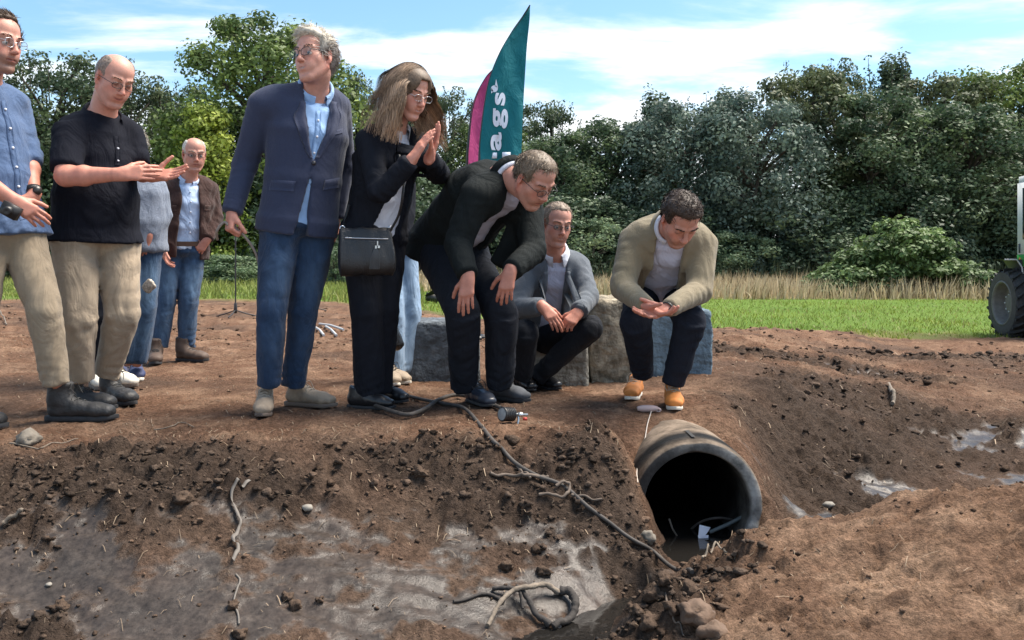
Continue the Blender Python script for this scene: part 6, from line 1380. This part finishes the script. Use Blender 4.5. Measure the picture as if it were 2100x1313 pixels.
# ------------------------------------------------------------------ flags
def flag(name, label, edge_l, edge_r, d, colour, zb, texts=None, stain=None):
    """feather flag: edge curves in photo pixels, cloth with folds, curved pole in the left hem"""
    n, m = 60, 26; ts = np.linspace(0, 1, n+1); V = []
    el = spline(np.array([[a, b, 0] for a, b in edge_l], float), 10); er = spline(np.array([[a, b, 0] for a, b in edge_r], float), 10)
    def at(e, t): q = np.linspace(0, 1, len(e)); return np.array([np.interp(t, q, e[:, 0]), np.interp(t, q, e[:, 1])])
    def wave(x, z): return .022*math.sin(x*11+z*2.2)+.016*math.sin(x*23-z*4.1)+.006*math.sin(z*9+x*30)
    for t in ts:
        a, b = at(el, t), at(er, t)
        for j in range(m+1): q = lerp(a, b, j/m); w = P(q[0], q[1], d); w[1] += wave(w[0], w[2])+.25*(j/m)*.3; V.append(w)
    N = len(V); k = m+1; F = []
    for i in range(n):
        for j in range(m): a = i*k+j; F.append([a, a+k, a+k+1, a+1])
    V = np.array(V); base = np.array([V[-k][0], d, gz(V[-k][0], d)])
    e = empty(name, base, label, 'flag'); V2 = np.vstack([V, V+[0, .004, 0]]); F = np.array(F); F2 = np.vstack([F, F[:, ::-1]+N])
    cl = obj('cloth', mesh_np('cloth', V2-base, F2, fabric(name+'_cloth', colour, bump=.1, namp=.06, nscale=3, rough=.65, sheen=.05), True), e)
    b = MB(); pl = V[::k][:, :].copy(); pl[:, 1] += .012; pl = np.vstack([pl, [pl[-1][0], pl[-1][1], base[2]]]); b.tube(pl, np.linspace(.007, .016, len(pl)), 8); b.build('pole', M_BLACKPL, e, base)
    b = MB(); b.box(base+[0, 0, .03], (.22, .03, .015)); b.box(base+[0, 0, .032], (.03, .22, .016)); b.build('foot', M_BLACKPL, e, base, False)
    return e, base, wave, cl
e1, b1, wv1, c1 = flag('teal_feather_flag', 'tall teal feather flag with white lettering running up it', [(1087, 10), (1052, 62), (1022, 118), (1004, 165), (994, 215), (985, 290), (983, 340), (983, 395)], [(1087.5, 10), (1086, 40), (1081, 90), (1077, 150), (1073, 220), (1070, 300), (1069, 340), (1069, 395)], 9.0, (.008, .13, .155), .7)
e2, b2, wv2, c2 = flag('pink_feather_flag', 'pink feather flag half hidden behind the teal one', [(1014, 140), (997, 158), (979, 190), (967, 232), (961, 290), (958, 340), (958, 470)], [(1015, 140), (1013, 160), (1011, 190), (1009, 232), (1008, 290), (1008, 340), (1008, 470)], 9.35, (.56, .085, .25), .7)
M_LETTER = mat('white_letter_print', (.62, .68, .78), .6)
def letter(ch, px, py, hpx, d, lean=0.08, st=2.0):
    cu = bpy.data.curves.new('letter', 'FONT'); cu.body = ch; cu.size = 1.0; cu.offset = .030; cu.resolution_u = 6
    o = bpy.data.objects.new('letter', cu); C.objects.link(o); dg = bpy.context.evaluated_depsgraph_get(); me = bpy.data.meshes.new_from_object(o.evaluated_get(dg)); bpy.data.objects.remove(o); bpy.data.curves.remove(cu)
    v = np.array([q.co[:] for q in me.vertices]); s = hpx*d/FPX
    w = np.zeros_like(v); p0 = P(px, py, d)
    w[:, 0] = p0[0]-v[:, 1]*s+lean*v[:, 0]*s; w[:, 2] = p0[2]+(v[:, 0]-v[:, 0].min())*s*st
    for i in range(len(w)): w[i, 1] = d+wv1(w[i, 0], w[i, 2])-.010+.075*np.clip((w[i, 0]-P(990, 0, d)[0])/.4, 0, 1)
    w -= b1
    me.vertices.foreach_set('co', w.astype(np.float32).ravel()); me.update(); me.materials.clear(); me.materials.append(M_LETTER); return obj('letter', me, e1)
letter('a', 1026, 308, 42, 9.0); letter('g', 1030, 263, 42, 9.0); letter('s', 1034, 216, 40, 9.0, st=1.8)
b = MB(); cc_ = P(1014, 183, 9.0); s = 9.0/FPX
def disc(c, r, n=20): a = np.linspace(0, 6.283, n+1)[:-1]; return np.vstack([np.stack([c[0]+np.cos(a)*r, np.full(n, c[1]), c[2]+np.sin(a)*r], -1), [c]])
fo = np.array([0, wv1(cc_[0], cc_[2])+.012, 0]); b.add(disc(cc_+fo, 7*s), [[i, (i+1) % 20, 20] for i in range(20)]); b.add(np.array([cc_+fo+[1*s, 0, 5*s], cc_+fo+[7.5*s, 0, 2*s], cc_+fo+[3.5*s, 0, 20*s]]), [[0, 1, 2]]); b.add(np.array([cc_+fo+[-6*s, 0, 2*s], cc_+fo+[-2*s, 0, -5*s], cc_+fo+[-6.5*s, 0, -10*s]]), [[0, 1, 2]]); b.build('droplet_mark', M_LETTER, e1, b1, False)
for x0, x1 in ((1004, 1019), (1030, 1047)):
    b = MB(); p0 = P((x0+x1)/2, 318, 9.0); p0[1] += wv1(p0[0], p0[2])+.022; b.box(p0, ((x1-x0)/2*s, .002, 6*s)); b.build('letter', M_LETTER, e1, b1, False)

# ------------------------------------------------------------------ tractor
def tractor():
    d = 17.4; wr = .68; wc = P(2058, 622, d); gz0 = wc[2]-wr; ax = nrm((-1, .10, 0)); fw = nrm((-.10, -1, 0)); up = np.array([0, 0, 1.])
    base = np.array([wc[0]+1.0, wc[1]+.6, gz0]); e = empty('tractor', base, 'white and green tractor with big lugged tyre at the right picture edge', 'tractor')
    M_TYRE = mat('tyre_rubber', (.040, .040, .042), .85, nscale=14, namp=.45); M_TYRES = mat('dusty_tyre_wall', (.060, .057, .053), .9, nscale=10, namp=.25); M_RIM = mat('grey_rim', (.13, .125, .115), .6, nscale=12, namp=.25); M_WP = mat('white_paint', (.74, .76, .77), .35); M_GP = mat('green_paint', (.06, .36, .07), .35); M_DK = mat('dark_panel', (.035, .042, .052), .5); M_GL = mat('cab_glass', (.03, .045, .055), .05); M_OR = mat('orange_lens', (.6, .2, .02), .3)
    L_ = lambda a, f, u: wc+(-ax)*a+fw*f+up*(u-0)
    def wheel(c, r, w):
        b = MB(); b.lathe([(r*.60, -w*.42), (r*.64, -w*.5), (r*.80, -w*.53), (r*.93, -w*.48), (r*.955, -w*.30), (r*.965, 0), (r*.955, w*.30), (r*.93, w*.48), (r*.80, w*.53), (r*.64, w*.5), (r*.60, w*.42)], c, ax, 48); ty = b.build('tyre', M_TYRE, e, base)
        u = nrm(np.cross(ax, up)); n = 20
        for i in range(n):
            for s in (-1, 1):
                a0 = 2*np.pi*(i+(.5 if s > 0 else 0))/n; lb = MB(); pts = []
                for t in np.linspace(0, 1, 5):
                    a = a0+t*.30; z = s*w*(.02+.50*t); rr = r*(.955-.02*t**3); pts.append((a, z, rr))
                Vq = []
                for a, z, rr in pts:
                    rd = u*math.cos(a)+up*math.sin(a); tg = -u*math.sin(a)+up*math.cos(a)
                    Vq += [c+ax*z+rd*(rr-.02)-tg*.030, c+ax*z+rd*(rr+.045)-tg*.018, c+ax*z+rd*(rr+.045)+tg*.018, c+ax*z+rd*(rr-.02)+tg*.030]
                F = [[4*k+j, 4*k+(j+1) % 4, 4*k+4+(j+1) % 4, 4*k+4+j] for k in range(4) for j in range(4)]+[[0, 1, 2, 3], [16, 19, 18, 17]]
                lb.add(Vq, F); lb.build('lug', M_TYRE, ty, base, False)
        b = MB(); b.lathe([(r*.66, w*.515), (r*.78, w*.535), (r*.90, w*.505)], c, ax, 48); b.build('side_wall', M_TYRES, ty, base)
        b = MB(); b.lathe([(r*.64, w*.46), (r*.66, w*.52), (r*.61, w*.53), (r*.58, w*.44), (r*.54, w*.10), (r*.50, w*.02), (r*.34, w*.0), (r*.30, w*.18), (r*.26, w*.22), (r*.22, w*.24), (0, w*.25)], c, ax, 40); rm = b.build('rim', M_RIM, e, base)
        for i in range(8): a = i*np.pi/4; q = MB(); q.lathe([(0, .02), (.018, .02), (.018, 0)], c+ax*w*.22+(u*math.cos(a)+up*math.sin(a))*r*.245, ax, 8); q.build('wheel_nut', M_CHROME, rm, base)
    W = .50; cw = wc-ax*.22
    wheel(cw, wr, W); wheel(cw-ax*1.75, wr, W); wheel(cw+fw*2.5, wr, W); wheel(cw-ax*1.75+fw*2.5, wr, W)
    R = np.stack([-ax, fw, up], 1)
    B = lambda nm, a, f, u, h, m, par=e, sm=False: MB().box(wc-ax*a+fw*f+up*u, h, R).build(nm, m, par, base, sm)
    B('chassis', .95, 1.2, -.05, (.40, 1.9, .28), M_DK)
    B('side_panel', .62, 1.3, .22, (.10, .9, .34), M_DK); B('step', .55, 1.3, -.10, (.20, .25, .02), M_CHROME)
    cb = B('cab', 1.03, .92, 1.58, (.80, .85, .78), M_WP); B('green_band', 1.03, .92, .84, (.802, .852, .12), M_GP, cb); B('roof', 1.03, .92, 2.40, (.78, .83, .09), M_WP, cb)
    B('windscreen', 1.03, 1.773, 1.75, (.66, .006, .50), M_GL, cb); B('side_window', .227, .92, 1.75, (.006, .62, .50), M_GL, cb); B('lamp_slot', .227, .16, 1.08, (.006, .03, .09), M_DK, cb); B('indicator', .225, .18, .86, (.006, .03, .04), M_OR, cb)
    B('bonnet', 1.02, 2.5, .62, (.42, .75, .34), M_GP)
    b = MB(); pts = [wc-ax*a+fw*f+up*u for a, f, u in ((-.10, .28, .86), (.12, .28, .86), (.22, .28, .72), (.26, .28, .45), (.27, .28, -.2), (.9, .28, -.2), (.9, .28, .86))]; Vp = np.array(pts+[p_+(-fw)*.6 for p_ in pts]); 
    b.add(Vp, [[0, 1, 8, 7], [1, 2, 9, 8], [2, 3, 10, 9], [3, 4, 11, 10], [4, 5, 12, 11]]); b.add(Vp[[2, 3, 4, 5, 6, 1]], [[0, 1, 2, 3], [0, 3, 4, 5]]); b.build('front_guard', M_DK, e, base, False)
    b = MB(); b.tube([pts[0], pts[1], pts[2], pts[3], pts[4], pts[5]], .016, 6); b.tube([wc-ax*.24+fw*.285+up*.42, wc-ax*.9+fw*.285+up*.42], .014, 6); b.build('guard_edge', mat('pale_edge', (.5, .52, .53), .5), e, base)
tractor()

# ------------------------------------------------------------------ things lying in the mud
M_STRAP = mat('grey_webbing', (.13, .115, .10), .75, nscale=30, namp=.25)
pts = ground_path([(512, 995), (492, 1003), (475, 1025), (480, 1045), (487, 1062), (494, 1078), (488, 1100), (478, 1115), (487, 1125), (488, 1140), (478, 1160)], .012, 8); tw = np.interp(np.linspace(0, 1, len(pts)), [0, .25, .4, .55, .7, 1], [.3, 1.0, .2, 1.2, .3, .9]); b = MB(); T = np.gradient(pts, axis=0); T /= np.linalg.norm(T, axis=1)[:, None]
sd = np.cross(T, [0, 0, 1]); sd /= np.linalg.norm(sd, axis=1)[:, None]; wv = sd*np.cos(tw)[:, None]*.0065+np.array([0, 0, 1])*np.sin(tw)[:, None]*.0065; V = np.stack([pts-wv, pts+wv], 1).reshape(-1, 3)+[0, 0, .006]; V = np.vstack([V, V-[0, -.002, .002]]); n = len(pts); F = [[2*i, 2*i+1, 2*i+3, 2*i+2] for i in range(n-1)]; F += [[2*n+2*i, 2*n+2*i+2, 2*n+2*i+3, 2*n+2*i+1] for i in range(n-1)]; F += [[2*i, 2*i+2, 2*n+2*i+2, 2*n+2*i] for i in range(n-1)]+[[2*i+1, 2*n+2*i+1, 2*n+2*i+3, 2*i+3] for i in range(n-1)]+[[0, 2*n, 2*n+1, 1]]
b.add(V, F); tag(b.build('strap', M_STRAP), 'twisted grey webbing strap lying down the muddy bank', 'strap')
pts = ground_path([(484, 1180), (492, 1195), (486, 1212), (480, 1235), (488, 1262), (490, 1285)], .004, 6); b = MB(); b.tube(pts, .0032, 6); tag(b.build('strap', M_STRAP), 'half-buried end of the strap in the wet mud', 'strap')
M_STICK = mat('pale_stick_bark', (.155, .125, .095), .85, nscale=30, namp=.4, bump=.5, bscale=70); M_ROOT = mat('dark_root_bark', (.030, .025, .022), .85, nscale=25, namp=.4, bump=.5, bscale=60); M_ROOT2 = mat('brown_root_bark', (.105, .08, .062), .85, nscale=25, namp=.4)
def stick(name, pxs, r0, r1, m, label, cat, lift=0.006, arch=0.0, group=None):
    s_ = ground_path(pxs, lift, 7); s_[:, 2] += arch*np.sin(np.linspace(0, np.pi, len(s_)))+np.interp(np.linspace(0, 1, len(s_)), np.linspace(0, 1, 9), rng.normal(0, r0*.25, 9)); b = MB(); b.tube(s_, np.linspace(r0, r1, len(s_))*(1+.12*np.sin(np.arange(len(s_))*1.7)), 8); return tag(b.build(name, m), label, cat, group)
stick('branch', [(1000, 1290), (1022, 1268), (1050, 1248), (1085, 1238), (1118, 1222), (1145, 1224)], .007, .010, M_STICK, 'pale forked branch lying in the wet mud at the bottom', 'branch', .012, .045)
stick('branch', [(1150, 1222), (1172, 1240), (1180, 1262), (1176, 1285), (1160, 1298), (1135, 1300)], .015, .011, M_ROOT, 'dark curved stump root beside the pale branch', 'root', .016, .03)
stick('root', [(1010, 1215), (1040, 1222), (1068, 1232), (1082, 1250), (1100, 1275), (1128, 1295)], .007, .011, M_ROOT, 'dark root behind the pale branch', 'root', .012, .02)
stick('root', [(930, 1238), (965, 1230), (1000, 1222), (1035, 1240)], .005, .006, M_ROOT, 'thin dark root left of the pale branch', 'root')
stick('root', [(1060, 1215), (1066, 1240), (1072, 1262)], .006, .005, M_ROOT, 'short dark upright root behind the pale branch', 'root', .02, .02)
stick('root', [(1145, 1313), (1165, 1296), (1180, 1285), (1205, 1298), (1225, 1310)], .005, .004, M_ROOT, 'thin dark root at the edge of the puddle', 'root')
stick('root', [(1005, 980), (1040, 985), (1075, 990), (1108, 990), (1125, 985)], .006, .008, M_ROOT2, 'brown root crossing under the hose halfway down the bank', 'root', .012, .01)
stick('root', [(1060, 962), (1072, 978), (1088, 988)], .006, .005, M_ROOT2, 'short brown root beside the hose', 'root', .012)
stick('root', [(1105, 1025), (1135, 1032), (1160, 1032), (1168, 1015), (1160, 1005), (1140, 1008)], .006, .006, M_ROOT2, 'brown root curled round the hose', 'root', .018, .012)
stick('root', [(1172, 1022), (1200, 1026), (1235, 1036)], .006, .004, M_ROOT2, 'brown root pointing right from the hose', 'root', .012)
stick('stick', [(20, 916), (75, 925), (85, 922), (105, 912), (160, 907)], .0035, .002, M_STICK, 'thin pale twig beside the stone at the left edge', 'stick')
stick('stick', [(5, 1085), (28, 1072), (47, 1060)], .008, .007, M_STICK, 'short broken pale stick at the left edge of the bank', 'stick', .02)
stick('stick', [(316, 884), (350, 876), (372, 870), (398, 878)], .003, .002, M_STICK, 'thin bent pale straw below the blazer man', 'stick')
stick('stick', [(0, 640), (8, 655), (14, 668)], .010, .008, M_STICK, 'pale wooden peg at the left edge behind the men', 'stick', .02, .02)
stick('stick', [(1823, 790), (1828, 806), (1833, 820), (1830, 834)], .012, .014, M_STICK, 'short knobbly pale root on the right bank', 'root', .015, .02)
stick('stick', [(1372, 1068), (1380, 1090), (1392, 1112), (1402, 1135)], .004, .003, M_STICK, 'thin root hanging at the left water edge', 'root', .006)
stick('stick', [(1350, 1195), (1365, 1225), (1378, 1255), (1395, 1285), (1402, 1310)], .0035, .0025, M_ROOT2, 'thin long root trailing down the near mound', 'root')
stick('stick', [(1440, 1150), (1452, 1135), (1470, 1128), (1490, 1138)], .004, .003, M_STICK, 'curled pale root at the near side of the water', 'root', .01, .02)
M_STONE = mat('pale_stone', (.15, .13, .105), .85, nscale=14, namp=.35, bump=.5, bscale=50); M_STONEW = mat('whitish_stone', (.22, .20, .17), .8, nscale=14, namp=.2, bump=.3, bscale=50); M_STONEB = mat('brown_stone', (.115, .072, .047), .85, nscale=12, namp=.35, bump=.5, bscale=50); M_SOILC = mat('clod_soil_dark', (.075, .052, .038), .95, spec=.08, nscale=40, namp=.4, bump=.9, bscale=80, bdet=6)
def stone(px, py, wpx, m, label, cat='stone', name='stone', flat=.65, rough=.45, group=None, sub=3, seed=None):
    c = onG(px, py); r = wpx/2*c[1]/FPX; v, F = lump_verts(sub, r, flat, rough, seed if seed is not None else px % 97+py % 31); v = v+[0, 0, r*flat*.35]
    return tag(obj(name, mesh_np(name, v, F, m, True), None, c), label, cat, group)
stone(60, 908, 56, M_STONE, 'pale angular stone on the soil at the left edge', rough=.6); stone(631, 1047, 22, M_STONEW, 'small whitish stone on the bank below the blazer man', flat=.6, sub=2); stone(100, 1202, 13, M_STONEW, 'tiny white stone in the mud at the lower left', sub=2)
stone(1465, 1303, 62, M_STONEB, 'brown stone at the bottom of the near mound', rough=.6); stone(1422, 1268, 70, M_STONEB, 'darker brown stone above the lowest stone on the near mound', rough=.6); stone(1330, 1110, 32, M_STONE, 'grey flat stone left of the water', flat=.9); stone(1700, 1040, 22, M_STONEW, 'pale stone at the wet foot of the right bank', sub=2)
stone(1050, 905, 30, M_SOILC, 'dark clod just below the underwater lamp', 'clod', 'clod')
CLOD_LABELS = ['dark clod in the wet mud right of the strap end, upper of a pair', 'dark clod in the wet mud right of the strap end, lower of a pair', 'small lone clod in the wet mud right of the clod pair', 'clod pressed on the half-buried strap end', 'clod at the bottom picture edge below the strap', 'clod in the wet mud above the thin dark root', 'clod in the wet mud above the pale branch', 'large crumbling clod in the lower left corner', 'big clod on the dirt bank left of the strap', 'clod at the left foot of the near mound', 'clod above the brown stones, left side of the mound', 'clod touching the upper brown stone', 'lowest clod on the left flank of the near mound', 'broad clod right of the hose end on the near mound', 'clod right beside the hose end', 'large clod on the bank below the bending man']
for i, (px, py, w) in enumerate([(590, 1228, 24), (604, 1247, 28), (655, 1235, 16), (480, 1245, 24), (490, 1305, 28), (1040, 1168, 28), (1115, 1178, 30), (120, 1250, 34), (375, 1025, 30), (1300, 1255, 36), (1345, 1230, 40), (1380, 1250, 34), (1330, 1285, 40), (1420, 1215, 40), (1365, 1195, 36), (860, 975, 34)]):
    stone(px, py, w, M_SOILC, CLOD_LABELS[i], 'clod', 'clod', .7, .8, 'loose soil clods', 3, i*3.3)
